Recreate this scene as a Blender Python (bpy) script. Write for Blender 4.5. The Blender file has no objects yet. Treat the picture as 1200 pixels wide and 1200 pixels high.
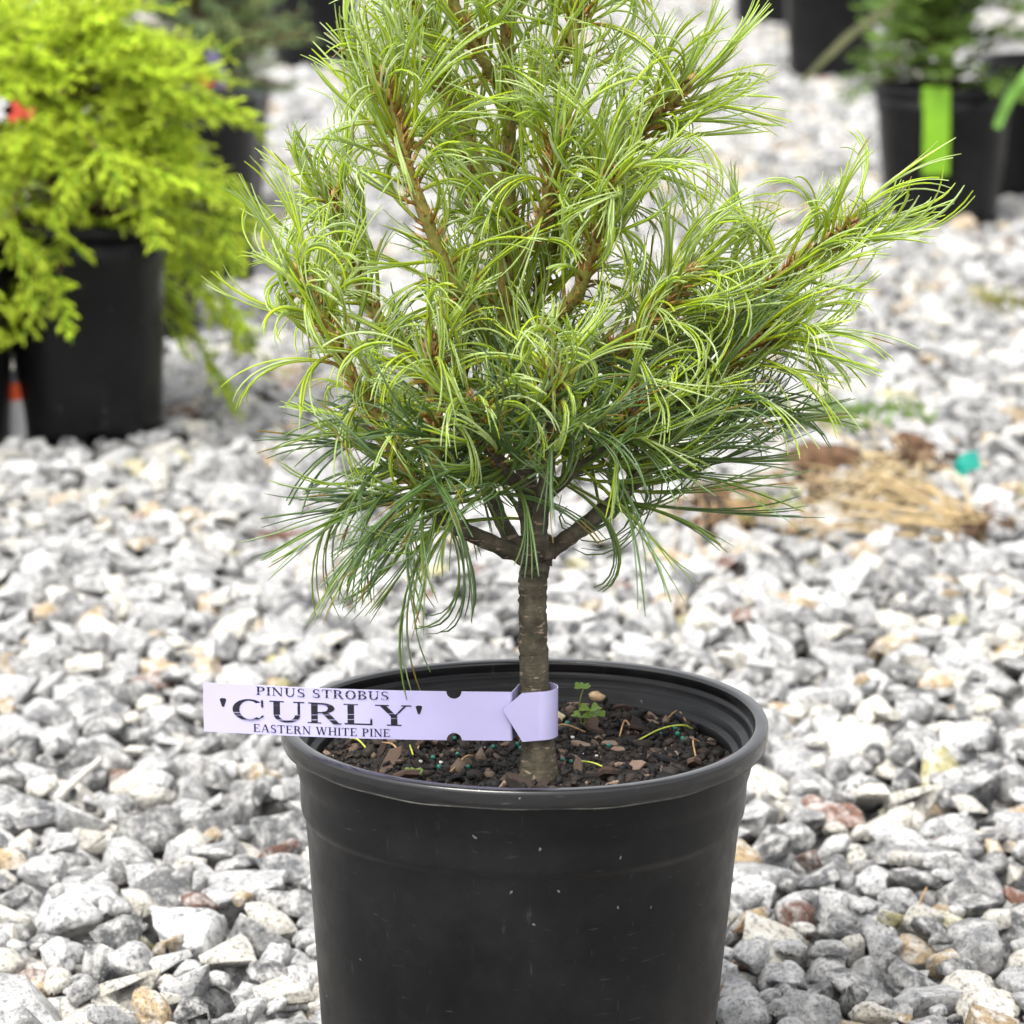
import bpy, bmesh, math, random
import numpy as np
from mathutils import Vector, Matrix, noise as mnoise

SC = bpy.context.scene
COL = SC.collection
rng = np.random.default_rng(7)
random.seed(7)
R = math.radians

# ------------------------------------------------------------------ camera
FPX = 3830.0                     # focal length in photo pixels (photo 1200 px wide)
PITCH = R(12.5)
CAM = np.array((-0.0071, -1.745, 0.744))
cam_d = bpy.data.cameras.new('camera')
cam = bpy.data.objects.new('camera', cam_d); COL.objects.link(cam)
cam.location = CAM
cam.rotation_euler = (R(90) - PITCH, 0, 0)
cam_d.sensor_width = 36.0
cam_d.lens = 36.0 * FPX / 1200.0
cam_d.clip_start = 0.05; cam_d.clip_end = 2000
cam_d.dof.use_dof = True
cam_d.dof.focus_distance = 1.79
cam_d.dof.aperture_fstop = cam_d.lens / 9.2      # entrance pupil about 9.2 mm
cam_d.dof.aperture_blades = 0
SC.camera = cam

# ------------------------------------------------------------------ sky, sun, exposure
SUN_EL, SUN_AZ = R(62), R(215)   # high soft sun behind thin cloud
w = bpy.data.worlds.new('World'); SC.world = w; w.use_nodes = True
nt = w.node_tree; nt.nodes.clear()
sky = nt.nodes.new('ShaderNodeTexSky'); sky.sky_type = 'NISHITA'; sky.sun_disc = False
sky.sun_elevation = SUN_EL; sky.sun_rotation = SUN_AZ
sky.air_density = 1.0; sky.dust_density = 4.0; sky.ozone_density = 1.0
hs = nt.nodes.new('ShaderNodeHueSaturation'); hs.inputs['Saturation'].default_value = 0.12
bg = nt.nodes.new('ShaderNodeBackground'); bg.inputs['Strength'].default_value = 0.15
wo = nt.nodes.new('ShaderNodeOutputWorld')
nt.links.new(sky.outputs[0], hs.inputs['Color']); nt.links.new(hs.outputs[0], bg.inputs['Color'])
nt.links.new(bg.outputs[0], wo.inputs[0])
sd = bpy.data.lights.new('sun', 'SUN'); sd.energy = 1.5; sd.angle = R(28); sd.color = (1.0, 0.965, 0.91)
so = bpy.data.objects.new('sun', sd); COL.objects.link(so)
sdir = Vector((math.sin(SUN_AZ) * math.cos(SUN_EL), math.cos(SUN_AZ) * math.cos(SUN_EL), math.sin(SUN_EL)))
so.rotation_euler = sdir.to_track_quat('Z', 'Y').to_euler()
so.location = (0, 0, 5)
SC.view_settings.view_transform = 'Standard'; SC.view_settings.look = 'None'
SC.view_settings.gamma = 1.0; SC.view_settings.exposure = 1.42

# ------------------------------------------------------------------ pixel helpers
_cp, _sp = math.cos(PITCH), math.sin(PITCH)
def ray(px, py):
    u = (px - 600.0) / FPX; v = (600.0 - py) / FPX
    return np.array((u, _cp + v * _sp, -_sp + v * _cp))
def at(px, py, Y):               # point of that pixel direction on the upright plane y = Y
    d = ray(px, py); k = (Y - CAM[1]) / d[1]
    return CAM + d * k
def gp(px, py, z=0.0):           # point on the ground
    d = ray(px, py); k = (z - CAM[2]) / d[2]
    return CAM + d * k
def proj(p):
    q = np.asarray(p) - CAM
    dep = q[..., 1] * _cp - q[..., 2] * _sp
    up = q[..., 1] * _sp + q[..., 2] * _cp
    return 600 + FPX * q[..., 0] / dep, 600 - FPX * up / dep, dep

# ------------------------------------------------------------------ mesh / object helpers
def link(name, me, parent=None, mats=()):
    o = bpy.data.objects.new(name, me); COL.objects.link(o)
    if me is not None:
        for m in mats: me.materials.append(m)
    if parent is not None: o.parent = parent
    return o
def empty(name, loc=(0, 0, 0)):
    o = bpy.data.objects.new(name, None); COL.objects.link(o); o.location = loc
    o.empty_display_size = 0.05
    return o
def tag(o, label=None, cat=None, group=None, kind=None):
    if label: o['label'] = label
    if cat: o['category'] = cat
    if group: o['group'] = group
    if kind: o['kind'] = kind
    return o
def set_parent(o, p):            # p's only transform is its location: keep o where it is
    o.parent = p
    o.matrix_parent_inverse = Matrix.Translation(p.location).inverted()
    return o
def np_mesh(name, V, F, smooth=True, fcol=None, vcol=None):
    me = bpy.data.meshes.new(name)
    V = np.asarray(V, np.float32); F = np.asarray(F, np.int32)
    n, k = F.shape
    me.vertices.add(len(V)); me.vertices.foreach_set('co', V.ravel())
    me.loops.add(n * k); me.loops.foreach_set('vertex_index', F.ravel())
    me.polygons.add(n)
    me.polygons.foreach_set('loop_start', np.arange(0, n * k, k, dtype=np.int32))
    me.polygons.foreach_set('loop_total', np.full(n, k, np.int32))
    if smooth: me.polygons.foreach_set('use_smooth', np.ones(n, bool))
    me.update(calc_edges=True)
    if fcol is not None:
        a = me.attributes.new('col', 'FLOAT_COLOR', 'FACE')
        c = np.ones((n, 4), np.float32); c[:, :3] = fcol; a.data.foreach_set('color', c.ravel())
    if vcol is not None:
        a = me.attributes.new('col', 'FLOAT_COLOR', 'POINT')
        c = np.ones((len(V), 4), np.float32); c[:, :3] = vcol; a.data.foreach_set('color', c.ravel())
    return me
def py_mesh(name, V, F, smooth=True):
    me = bpy.data.meshes.new(name); me.from_pydata([tuple(v) for v in V], [], F); me.update()
    if smooth: me.polygons.foreach_set('use_smooth', [True] * len(me.polygons))
    return me
def catmull(P, n):
    P = np.asarray(P, float)
    Q = np.vstack([2 * P[0] - P[1], P, 2 * P[-1] - P[-2]])
    seg = len(P) - 1; t = np.linspace(0, seg, n); i = np.minimum(t.astype(int), seg - 1); f = (t - i)[:, None]
    a, b, c, d = Q[i], Q[i + 1], Q[i + 2], Q[i + 3]
    return 0.5 * (2 * b + (c - a) * f + (2 * a - 5 * b + 4 * c - d) * f ** 2 + (3 * b - a - 3 * c + d) * f ** 3)
def frames(P):
    T = np.gradient(P, axis=0); T /= np.linalg.norm(T, axis=1)[:, None]
    u = np.cross(T[0], (0.13, 0.97, 0.2)); u /= np.linalg.norm(u)
    U = []
    for t in T:
        u = u - t * np.dot(u, t); u /= np.linalg.norm(u); U.append(u)
    U = np.array(U)
    return T, U, np.cross(T, U)
def tube(P, rad, k=8, rough=0.0, caps=True):
    P = np.asarray(P, float); n = len(P); rad = np.broadcast_to(rad, (n,))
    T, U, W = frames(P)
    a = np.linspace(0, 2 * np.pi, k, endpoint=False)
    V = P[:, None] + (U[:, None] * np.cos(a)[None, :, None] + W[:, None] * np.sin(a)[None, :, None]) * \
        (rad[:, None] * (1 + rough * rng.normal(size=(n, k))))[:, :, None]
    V = V.reshape(-1, 3); F = []
    for i in range(n - 1):
        for j in range(k):
            j2 = (j + 1) % k
            F.append((i * k + j, i * k + j2, (i + 1) * k + j2, (i + 1) * k + j))
    V = list(map(tuple, V))
    if caps:
        F.append(tuple(range(k - 1, -1, -1))); F.append(tuple((n - 1) * k + j for j in range(k)))
    return V, F
class Acc:                       # collects vertices / faces of one mesh
    def __init__(s): s.V = []; s.F = []
    def add(s, V, F):
        o = len(s.V); s.V += [tuple(v) for v in V]; s.F += [tuple(i + o for i in f) for f in F]; return s
    def mesh(s, name, smooth=True): return py_mesh(name, s.V, s.F, smooth)
def spindles(P0, P1, r, colA, colB, k=3, mid=0.4):
    """many thin tapered leaves at once; returns V, F(tri), face colours"""
    P0 = np.asarray(P0, float); P1 = np.asarray(P1, float); n = len(P0)
    d = P1 - P0; L = np.linalg.norm(d, axis=1); d /= np.maximum(L, 1e-9)[:, None]
    h = np.where(np.abs(d[:, 2:3]) > 0.9, np.array([[1., 0, 0]]), np.array([[0, 0, 1.]]))
    u = np.cross(d, h); u /= np.linalg.norm(u, axis=1)[:, None]; v = np.cross(d, u)
    r = np.broadcast_to(r, (n,)); ang = np.arange(k) * 2 * np.pi / k + 0.5
    M = P0 + (P1 - P0) * mid
    ring = M[:, None] + (u[:, None] * np.cos(ang)[None, :, None] + v[:, None] * np.sin(ang)[None, :, None]) * r[:, None, None]
    V = np.concatenate([P0[:, None], P1[:, None], ring], 1)
    f = []
    for j in range(k):
        f.append((0, 2 + (j + 1) % k, 2 + j)); f.append((1, 2 + j, 2 + (j + 1) % k))
    f = np.array(f); F = (f[None] + (np.arange(n) * (k + 2))[:, None, None]).reshape(-1, 3)
    c = np.stack([colA, colB] * k, 1).reshape(-1, 3)
    return V.reshape(-1, 3), F, c

# ------------------------------------------------------------------ materials
class NT:
    def __init__(s, name):
        s.m = bpy.data.materials.new(name); s.m.use_nodes = True; s.t = s.m.node_tree; s.t.nodes.clear()
        s.out = s.n('ShaderNodeOutputMaterial'); s.b = s.n('ShaderNodeBsdfPrincipled'); s.l(s.b.outputs[0], s.out.inputs[0])
    def n(s, t, **kw):
        x = s.t.nodes.new(t)
        for k, v in kw.items(): setattr(x, k, v)
        return x
    def l(s, a, b): s.t.links.new(a, b)
    def coord(s, which='Object', scale=(1, 1, 1)):
        c = s.n('ShaderNodeTexCoord'); m = s.n('ShaderNodeMapping'); m.inputs['Scale'].default_value = scale
        s.l(c.outputs[which], m.inputs[0]); return m.outputs[0]
    def pos(s, scale=(1, 1, 1)):
        c = s.n('ShaderNodeNewGeometry'); m = s.n('ShaderNodeMapping'); m.inputs['Scale'].default_value = scale
        s.l(c.outputs['Position'], m.inputs[0]); return m.outputs[0]
    def noise(s, vec, scale, detail=3, rough=0.55):
        x = s.n('ShaderNodeTexNoise'); x.inputs['Scale'].default_value = scale
        x.inputs['Detail'].default_value = detail; x.inputs['Roughness'].default_value = rough
        s.l(vec, x.inputs['Vector']); return x.outputs['Fac']
    def ramp(s, fac, stops):
        x = s.n('ShaderNodeValToRGB'); e = x.color_ramp.elements
        while len(e) < len(stops): e.new(0.5)
        for el, (p, c) in zip(e, stops):
            el.position = p; el.color = (*c, 1) if len(c) == 3 else c
        s.l(fac, x.inputs[0]); return x.outputs[0]
    def mix(s, fac, a, b, blend='MIX'):
        x = s.n('ShaderNodeMix', data_type='RGBA', blend_type=blend)
        for sock, v in ((x.inputs[0], fac), (x.inputs[6], a), (x.inputs[7], b)):
            if isinstance(v, (int, float)): sock.default_value = v
            elif isinstance(v, tuple): sock.default_value = (*v, 1)
            else: s.l(v, sock)
        return x.outputs[2]
    def bump(s, h, strength=0.3, dist=0.002, chain=None):
        x = s.n('ShaderNodeBump'); x.inputs['Strength'].default_value = strength; x.inputs['Distance'].default_value = dist
        s.l(h, x.inputs['Height'])
        if chain is not None: s.l(chain, x.inputs['Normal'])
        s.l(x.outputs[0], s.b.inputs['Normal']); return x.outputs[0]
    def base(s, c):
        if isinstance(c, tuple): s.b.inputs['Base Color'].default_value = (*c, 1)
        else: s.l(c, s.b.inputs['Base Color'])
    def rough(s, v, spec=None):
        if isinstance(v, (int, float)): s.b.inputs['Roughness'].default_value = v
        else: s.l(v, s.b.inputs['Roughness'])
        if spec is not None: s.b.inputs['Specular IOR Level'].default_value = spec
    def attr(s, name='col'):
        x = s.n('ShaderNodeAttribute'); x.attribute_name = name; return x.outputs['Color']

def plain(name, c, rough=0.6, spec=0.4, var=0.25, scale=60, bump=0.15, bd=0.001):
    m = NT(name); v = m.coord('Object')
    f = m.noise(v, scale, 4)
    dark = tuple(x * (1 - var) for x in c); light = tuple(min(1, x * (1 + var)) for x in c)
    m.base(m.ramp(f, [(0.3, dark), (0.7, light)])); m.rough(rough, spec)
    m.bump(f, bump, bd); return m.m

def stone_mat(name, per_object):
    m = NT(name)
    vec = m.coord('Object') if per_object else m.pos()
    if per_object:
        oi = m.n('ShaderNodeObjectInfo'); col = oi.outputs['Color']
        add = m.n('ShaderNodeVectorMath', operation='ADD'); comb = m.n('ShaderNodeCombineXYZ')
        m.l(oi.outputs['Random'], comb.inputs[0]); m.l(oi.outputs['Random'], comb.inputs[2])
        m.l(vec, add.inputs[0]); m.l(comb.outputs[0], add.inputs[1]); vec = add.outputs[0]
    else: col = m.attr()
    big = m.noise(vec, 95, 4, 0.62); fine = m.noise(vec, 330, 5, 0.75); grain = m.noise(vec, 900, 2)
    # pale quartz and dark mica in the grain
    c1 = m.mix(m.ramp(big, [(0.44, (0, 0, 0)), (0.66, (0.80,) * 3)]), col, (0.56, 0.55, 0.525))
    c2 = m.mix(m.ramp(fine, [(0.49, (0, 0, 0)), (0.65, (0.88,) * 3)]), c1, (0.035, 0.035, 0.038))
    c3 = m.mix(m.ramp(grain, [(0.60, (0, 0, 0)), (0.74, (0.6,) * 3)]), c2, (0.62, 0.61, 0.59))
    m.base(c3); m.rough(0.72, 0.35)
    b1 = m.bump(fine, 0.8, 0.0018)
    m.bump(big, 0.5, 0.003, chain=b1)
    return m.m

M_STONE_J = stone_mat('gravel_joined', False)
M_STONE_O = stone_mat('gravel_single', True)

def leaf_mat(name, transl=0.3, rough=0.45, spec=0.35):
    m = NT(name); c = m.attr(); m.base(c); m.rough(rough, spec)
    tr = m.n('ShaderNodeBsdfTranslucent'); m.l(c, tr.inputs[0])
    mx = m.n('ShaderNodeMixShader'); mx.inputs[0].default_value = transl
    m.l(m.b.outputs[0], mx.inputs[1]); m.l(tr.outputs[0], mx.inputs[2]); m.l(mx.outputs[0], m.out.inputs[0])
    return m.m
M_NEEDLE = leaf_mat('pine_needle', 0.48, 0.34, 0.5)
M_LEAF = leaf_mat('conifer_spray', 0.40, 0.45, 0.4)

def pot_mat(name, r0, r1, spec):
    m = NT(name); v = m.coord('Object')
    big = m.noise(v, 9, 3); mid = m.noise(v, 70, 4)
    c = m.ramp(big, [(0.3, (0.0028, 0.0028, 0.0034)), (0.75, (0.0050, 0.0050, 0.0060))])
    # dust specks and pale scuffs
    vo = m.n('ShaderNodeTexVoronoi'); vo.inputs['Scale'].default_value = 95; wv = m.n('ShaderNodeVectorMath', operation='ADD'); wn = m.n('ShaderNodeTexNoise'); wn.inputs['Scale'].default_value = 240; m.l(v, wn.inputs['Vector'])
    ws = m.n('ShaderNodeVectorMath', operation='SCALE'); ws.inputs['Scale'].default_value = 0.006; m.l(wn.outputs['Color'], ws.inputs[0]); m.l(v, wv.inputs[0]); m.l(ws.outputs[0], wv.inputs[1])
    m.l(wv.outputs[0], vo.inputs['Vector'])
    sz = m.n('ShaderNodeSeparateColor'); m.l(vo.outputs['Color'], sz.inputs[0])
    thr = m.n('ShaderNodeMath', operation='MULTIPLY'); m.l(sz.outputs[0], thr.inputs[0]); thr.inputs[1].default_value = 0.10
    keep = m.n('ShaderNodeMath', operation='GREATER_THAN'); m.l(sz.outputs[1], keep.inputs[0]); keep.inputs[1].default_value = 0.55
    lt = m.n('ShaderNodeMath', operation='LESS_THAN'); m.l(vo.outputs['Distance'], lt.inputs[0]); m.l(thr.outputs[0], lt.inputs[1])
    sp = m.n('ShaderNodeMath', operation='MULTIPLY'); m.l(lt.outputs[0], sp.inputs[0]); m.l(keep.outputs[0], sp.inputs[1])
    sc = m.noise(m.coord('Object', (60, 60, 9)), 4.0, 5, 0.7)
    film = m.ramp(m.noise(v, 11, 6, 0.75), [(0.46, (0, 0, 0)), (0.74, (0.09,) * 3)])
    c = m.mix(film, c, (0.075, 0.073, 0.070))
    scf = m.ramp(sc, [(0.63, (0, 0, 0)), (0.78, (0.30,) * 3)])
    c = m.mix(scf, c, (0.12, 0.12, 0.12))
    s2 = m.noise(m.coord('Object', (14, 14, 120)), 5.0, 4, 0.6)
    c = m.mix(m.ramp(s2, [(0.66, (0, 0, 0)), (0.73, (0.26,) * 3)]), c, (0.10, 0.10, 0.10))
    sp2 = m.n('ShaderNodeMath', operation='MULTIPLY'); m.l(sp.outputs[0], sp2.inputs[0]); sp2.inputs[1].default_value = 0.40
    c = m.mix(sp2.outputs[0], c, (0.30, 0.29, 0.27))
    m.base(c)
    m.rough(m.ramp(mid, [(0.3, (r0,) * 3), (0.7, (r1,) * 3)]), spec)
    b = m.bump(mid, 0.10, 0.0006)
    m.bump(m.noise(v, 420, 2), 0.06, 0.0003, chain=b)
    return m.m
M_POT = pot_mat('black_pot_plastic', .30, .42, .24)
M_RIM = pot_mat('polished_rim_plastic', .13, .24, .6)
M_SEAM_LIT = plain('pot_seam_painted_light', (0.05, 0.048, 0.043), 0.5, 0.4, 0.5, 200)  # lighter grey than the pot: caught light painted into the seam's colour
def bark_mat():
    m = NT('pine_bark'); v = m.coord('Object')
    hz = m.coord('Object', (1, 1, 4.5))
    a = m.noise(v, 130, 4); ring = m.noise(hz, 70, 5, 0.75); blot = m.noise(m.coord('Object', (1, 1, 3)), 150, 2)
    c = m.ramp(a, [(0.3, (0.032, 0.027, 0.018)), (0.55, (0.070, 0.060, 0.040)), (0.8, (0.14, 0.12, 0.085))])
    c = m.mix(m.ramp(blot, [(0.62, (0, 0, 0)), (0.68, (0.8,) * 3)]), c, (0.26, 0.19, 0.135))
    m.base(c); m.rough(0.75, 0.25)
    b = m.bump(ring, 0.7, 0.0022); m.bump(a, 0.4, 0.001, chain=b); return m.m
M_BARK = bark_mat()
def shoot_mat():
    m = NT('young_shoot_bark'); v = m.coord('Object')
    a = m.noise(v, 160, 3); s = m.noise(v, 420, 2)
    c = m.ramp(a, [(0.3, (0.13, 0.115, 0.022)), (0.6, (0.20, 0.19, 0.04)), (0.8, (0.17, 0.11, 0.04))])
    c = m.mix(m.ramp(s, [(0.56, (0, 0, 0)), (0.64, (0.6,) * 3)]), c, (0.11, 0.05, 0.018))
    m.base(c); m.rough(0.6, 0.3); m.bump(s, 0.5, 0.0008); return m.m
M_SHOOT = shoot_mat()
M_SCALE = leaf_mat('bud_scale', 0.1, 0.7, 0.2)

# ------------------------------------------------------------------ ground and gravel
ground = link('ground', None)
me = bpy.data.meshes.new('ground')
me.from_pydata([(-400, -60, -0.055), (400, -60, -0.055), (400, 900, -0.055), (-400, 900, -0.055)], [], [(0, 1, 2, 3)])
bpy.data.objects.remove(ground)
mg = NT('gravel_bed'); v = mg.pos()
vo = mg.n('ShaderNodeTexVoronoi'); vo.inputs['Scale'].default_value = 36; mg.l(v, vo.inputs['Vector'])
sp_ = mg.n('ShaderNodeSeparateColor'); mg.l(vo.outputs['Color'], sp_.inputs[0])
cell_c = mg.ramp(sp_.outputs[0], [(0.0, (0.06, 0.06, 0.062)), (0.3, (0.20, 0.20, 0.20)), (0.7, (0.42, 0.415, 0.40)), (1.0, (0.52, 0.49, 0.42))])
cell_c = mg.mix(mg.ramp(mg.noise(v, 300, 4, 0.7), [(0.48, (0, 0, 0)), (0.66, (0.8,) * 3)]), cell_c, (0.05, 0.05, 0.052))
mg.base(cell_c); mg.rough(0.85, 0.25)
inv = mg.n('ShaderNodeMath', operation='SUBTRACT'); inv.inputs[0].default_value = 1.0; mg.l(vo.outputs['Distance'], inv.inputs[1])
mg.bump(inv.outputs[0], 1.0, 0.02)
ground = link('ground', me, None, [mg.m]); tag(ground, kind='structure')
tag(ground, 'pale grey crushed granite gravel yard under the pots', 'gravel yard')

def ico(sub):
    bm = bmesh.new(); bmesh.ops.create_icosphere(bm, subdivisions=sub, radius=1.0)
    V = np.array([x.co[:] for x in bm.verts]); F = np.array([[q.index for q in f.verts] for f in bm.faces]); bm.free()
    return V, F
ICO = {s: ico(s) for s in (1, 2, 3, 4)}
def rough_stone(V, seed):
    """rough lump: a ball cut by random planes"""
    r = np.random.default_rng(seed); P = V.copy()
    for _ in range(r.integers(8, 13)):
        n = r.normal(size=3); n /= np.linalg.norm(n); d = r.uniform(0.52, 0.86)
        h = P @ n - d; P = P - np.outer(np.where(h > 0, h * 0.93, 0), n)
    k = r.normal(size=(6, 3)) * 2.6; ph = r.uniform(0, 6.28, 6)
    P *= (1 + 0.035 * np.sin(P @ k.T + ph).sum(1) / 1.6)[:, None]
    return P / np.abs(P).max(0)
def crushed(seed, lod):
    """crushed stone: polyhedron of random cuts, edges broken; lod 1 plain, 2 bevelled, 3 bevelled and uneven"""
    r = np.random.default_rng(seed); bm = bmesh.new(); bmesh.ops.create_cube(bm, size=1.9)
    for _ in range(9 if lod == 1 else 5 if lod == 0 else int(r.integers(11, 16))):
        n = r.normal(size=3); n /= np.linalg.norm(n); d = r.uniform(0.58, 0.98)
        bmesh.ops.bisect_plane(bm, geom=bm.verts[:] + bm.edges[:] + bm.faces[:], plane_co=tuple(n * d), plane_no=tuple(n), clear_outer=True)
    pts = [v.co.copy() for v in bm.verts]; bm.free()
    bm = bmesh.new()
    for p in pts: bm.verts.new(p)
    bmesh.ops.remove_doubles(bm, verts=bm.verts[:], dist={0: 0.34, 1: 0.10}.get(lod, 0.04))
    h = bmesh.ops.convex_hull(bm, input=bm.verts[:])
    bmesh.ops.delete(bm, geom=[g for g in h['geom_interior'] + h['geom_unused'] if isinstance(g, bmesh.types.BMVert)], context='VERTS')
    bmesh.ops.dissolve_limit(bm, angle_limit=R(6), verts=bm.verts[:], edges=bm.edges[:])
    if lod >= 2:
        bmesh.ops.bevel(bm, geom=bm.edges[:], offset=0.17, segments=1, affect='EDGES', clamp_overlap=True)
        bmesh.ops.triangulate(bm, faces=bm.faces[:])
        if lod == 3: bmesh.ops.subdivide_edges(bm, edges=bm.edges[:], cuts=1, use_grid_fill=True)
        amp = 0.07 if lod == 3 else 0.05
        for v in bm.verts:
            q = v.co * 2.3 + Vector((seed * 1.7, 0, 0)); v.co += v.co.normalized() * (mnoise.noise(q) * amp * 1.6 + mnoise.noise(q * 3) * amp)
    bmesh.ops.triangulate(bm, faces=bm.faces[:]); bm.verts.index_update()
    V = np.array([v.co[:] for v in bm.verts]); F = np.array([[q.index for q in f.verts] for f in bm.faces]); bm.free()
    V -= (V.max(0) + V.min(0)) / 2
    return V / np.abs(V).max(0), F
NPROTO = 28
def worn(seed, lod):
    V = rough_stone(ICO[{1: 2, 2: 3, 3: 4}[lod]][0], seed); r = np.random.default_rng(seed + 5)
    k = r.normal(size=(10, 3)) * 6; ph = r.uniform(0, 6.28, 10)
    V = V * (1 + 0.014 * np.sin(V @ k.T + ph).sum(1))[:, None]
    k = r.normal(size=(8, 3)) * 15; ph = r.uniform(0, 6.28, 8)
    if lod > 1: V = V * (1 + 0.008 * np.sin(V @ k.T + ph).sum(1))[:, None]
    return V / np.abs(V).max(0), ICO[{1: 2, 2: 3, 3: 4}[lod]][1]
PROTO = {s: [crushed(100 + i, s) if i % 2 else worn(100 + i, s) for i in range(NPROTO)] for s in (1, 2, 3)}
PROTO[0] = [crushed(300 + i, 0) for i in range(NPROTO)]
for i in range(0, NPROTO, 2): PROTO[1][i] = crushed(100 + i, 1)
print('proto tris', [np.mean([len(p[1]) for p in PROTO[s]]) for s in PROTO])

def stone_colours(n):
    u = rng.random(n); c = np.empty((n, 3))
    g = rng.uniform(0.08, 0.43, n)[:, None] * np.array([[1.0, 1.0, 1.005]])
    c[:] = g
    warm = (u > 0.60) & (u < 0.76); c[warm] = rng.uniform(0.32, 0.52, warm.sum())[:, None] * np.array([[1.06, 1.0, 0.86]])
    dark = (u >= 0.76) & (u < 0.90); c[dark] = rng.uniform(0.035, 0.11, dark.sum())[:, None] * np.array([[0.98, 1.0, 1.04]])
    tan = (u >= 0.935) & (u < 0.975); c[tan] = rng.uniform(0.8, 1.15, tan.sum())[:, None] * np.array([[0.33, 0.24, 0.13]])
    yel = (u >= 0.975) & (u < 0.988); c[yel] = rng.uniform(0.8, 1.1, yel.sum())[:, None] * np.array([[0.32, 0.29, 0.14]])
    red = (u >= 0.988); c[red] = rng.uniform(0.7, 1.2, red.sum())[:, None] * np.array([[0.15, 0.07, 0.045]])
    return c

# pots that press into the gravel: (x, y, radius) filled below, used to keep stones out
POT_SPOTS = []
def spot_of(px_c, py_front, r):
    p = gp(px_c, py_front, 0.004)
    d = np.array([p[0] - CAM[0], p[1] - CAM[1]]); d /= np.linalg.norm(d)
    return np.array([p[0] + d[0] * r, p[1] + d[1] * r])
#        key            px centre, py base front, base r, top r, height
POT_DEF = {
    'golden':   (107, 529, 0.082, 0.098, 0.262),
    'edge':     (-74, 540, 0.084, 0.100, 0.262),
    'second':   (142, 414, 0.104, 0.124, 0.27),
    'third':    (212, 342, 0.112, 0.132, 0.29),
    'spruce':   (240, 262, 0.100, 0.124, 0.235),
    'far_a':    (368, 84, 0.105, 0.128, 0.26),
    'far_b':    (285, 58, 0.115, 0.135, 0.26),
    'green':    (1102, 266, 0.096, 0.125, 0.240),
    'corner':   (1226, 238, 0.104, 0.132, 0.26),
    'back_a':   (972, 94, 0.105, 0.128, 0.26),
    'back_b':   (905, 34, 0.115, 0.14, 0.28),
    'back_c':   (1095, 60, 0.105, 0.13, 0.26),
}
POT_AT = {k: spot_of(d[0], d[1], d[2]) for k, d in POT_DEF.items()}
KEEP = [(0.0, 0.0, 0.108)] + [(POT_AT[k][0], POT_AT[k][1], POT_DEF[k][2]) for k in POT_DEF]

def half_width(y):               # ground half-width kept, a good step wider than the view
    return 0.42 + 0.158 * (y - CAM[1]) * 1.5

def drop_gravel():
    cell = 0.005
    x0, x1, ya, yb = -1.95, 1.95, -0.55, 3.55
    nx, ny = int((x1 - x0) / cell), int((yb - ya) / cell)
    H = np.full((ny, nx), -0.05, np.float32); ID = np.full((ny, nx), -1, np.int32)
    area = np.trapz([2 * half_width(y) for y in np.linspace(ya, yb, 50)], np.linspace(ya, yb, 50))
    n = int(area * 3000)
    ys = np.linspace(ya, yb, 400); wgt = np.array([half_width(y) for y in ys]); cdf = np.cumsum(wgt) / wgt.sum()
    out = []
    sz = np.clip(np.exp(rng.normal(math.log(0.0156), 0.44, n)), 0.0055, 0.031)
    order = np.argsort(-sz * rng.uniform(0.45, 1.0, n)); sz = sz[order]
    for i in range(n):
        a = sz[i]; b = a * rng.uniform(0.62, 0.98); c = a * rng.uniform(0.48, 0.82); th = rng.uniform(0, math.pi)
        best = None
        ct, st = math.cos(th), math.sin(th)
        m = int(a / cell) + 1
        g = np.arange(-m, m + 1) * cell
        X, Y = np.meshgrid(g, g)
        U = (X * ct + Y * st) / a; W = (-X * st + Y * ct) / b
        q = 1 - U * U - W * W; ok = q > 0
        cap = c * np.sqrt(np.where(ok, q, 0))
        for _ in range(5):
            y = float(np.interp(rng.random(), cdf, ys)); hw = half_width(y); x = rng.uniform(-hw, hw)
            if any((x - kx) ** 2 + (y - ky) ** 2 < (kr + a * 0.85) ** 2 for kx, ky, kr in KEEP): continue
            ix, iy = int((x - x0) / cell), int((y - ya) / cell)
            if ix < m or iy < m or ix >= nx - m or iy >= ny - m: continue
            sub = H[iy - m:iy + m + 1, ix - m:ix + m + 1]
            z = float(np.where(ok, sub + cap, -9).max())
            if best is None or z < best[0]: best = (z, x, y, ix, iy)
        if best is None: continue
        z, x, y, ix, iy = best
        z -= 0.16 * c                                  # settle between its neighbours
        if z + c > 0.024: continue
        sl = (slice(iy - m, iy + m + 1), slice(ix - m, ix + m + 1))
        top = np.where(ok, z + cap, -9)
        win = top > H[sl]
        H[sl] = np.where(win, top, H[sl]); ID[sl] = np.where(win, len(out), ID[sl])
        out.append((x, y, z, a, b, c, th))
    S = np.array(out)
    seen = np.bincount(ID[ID >= 0].ravel(), minlength=len(S)) * cell * cell
    return S, seen
S, seen_area = drop_gravel()
keep = seen_area > 3e-5
S, seen_area = S[keep], seen_area[keep]
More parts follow.
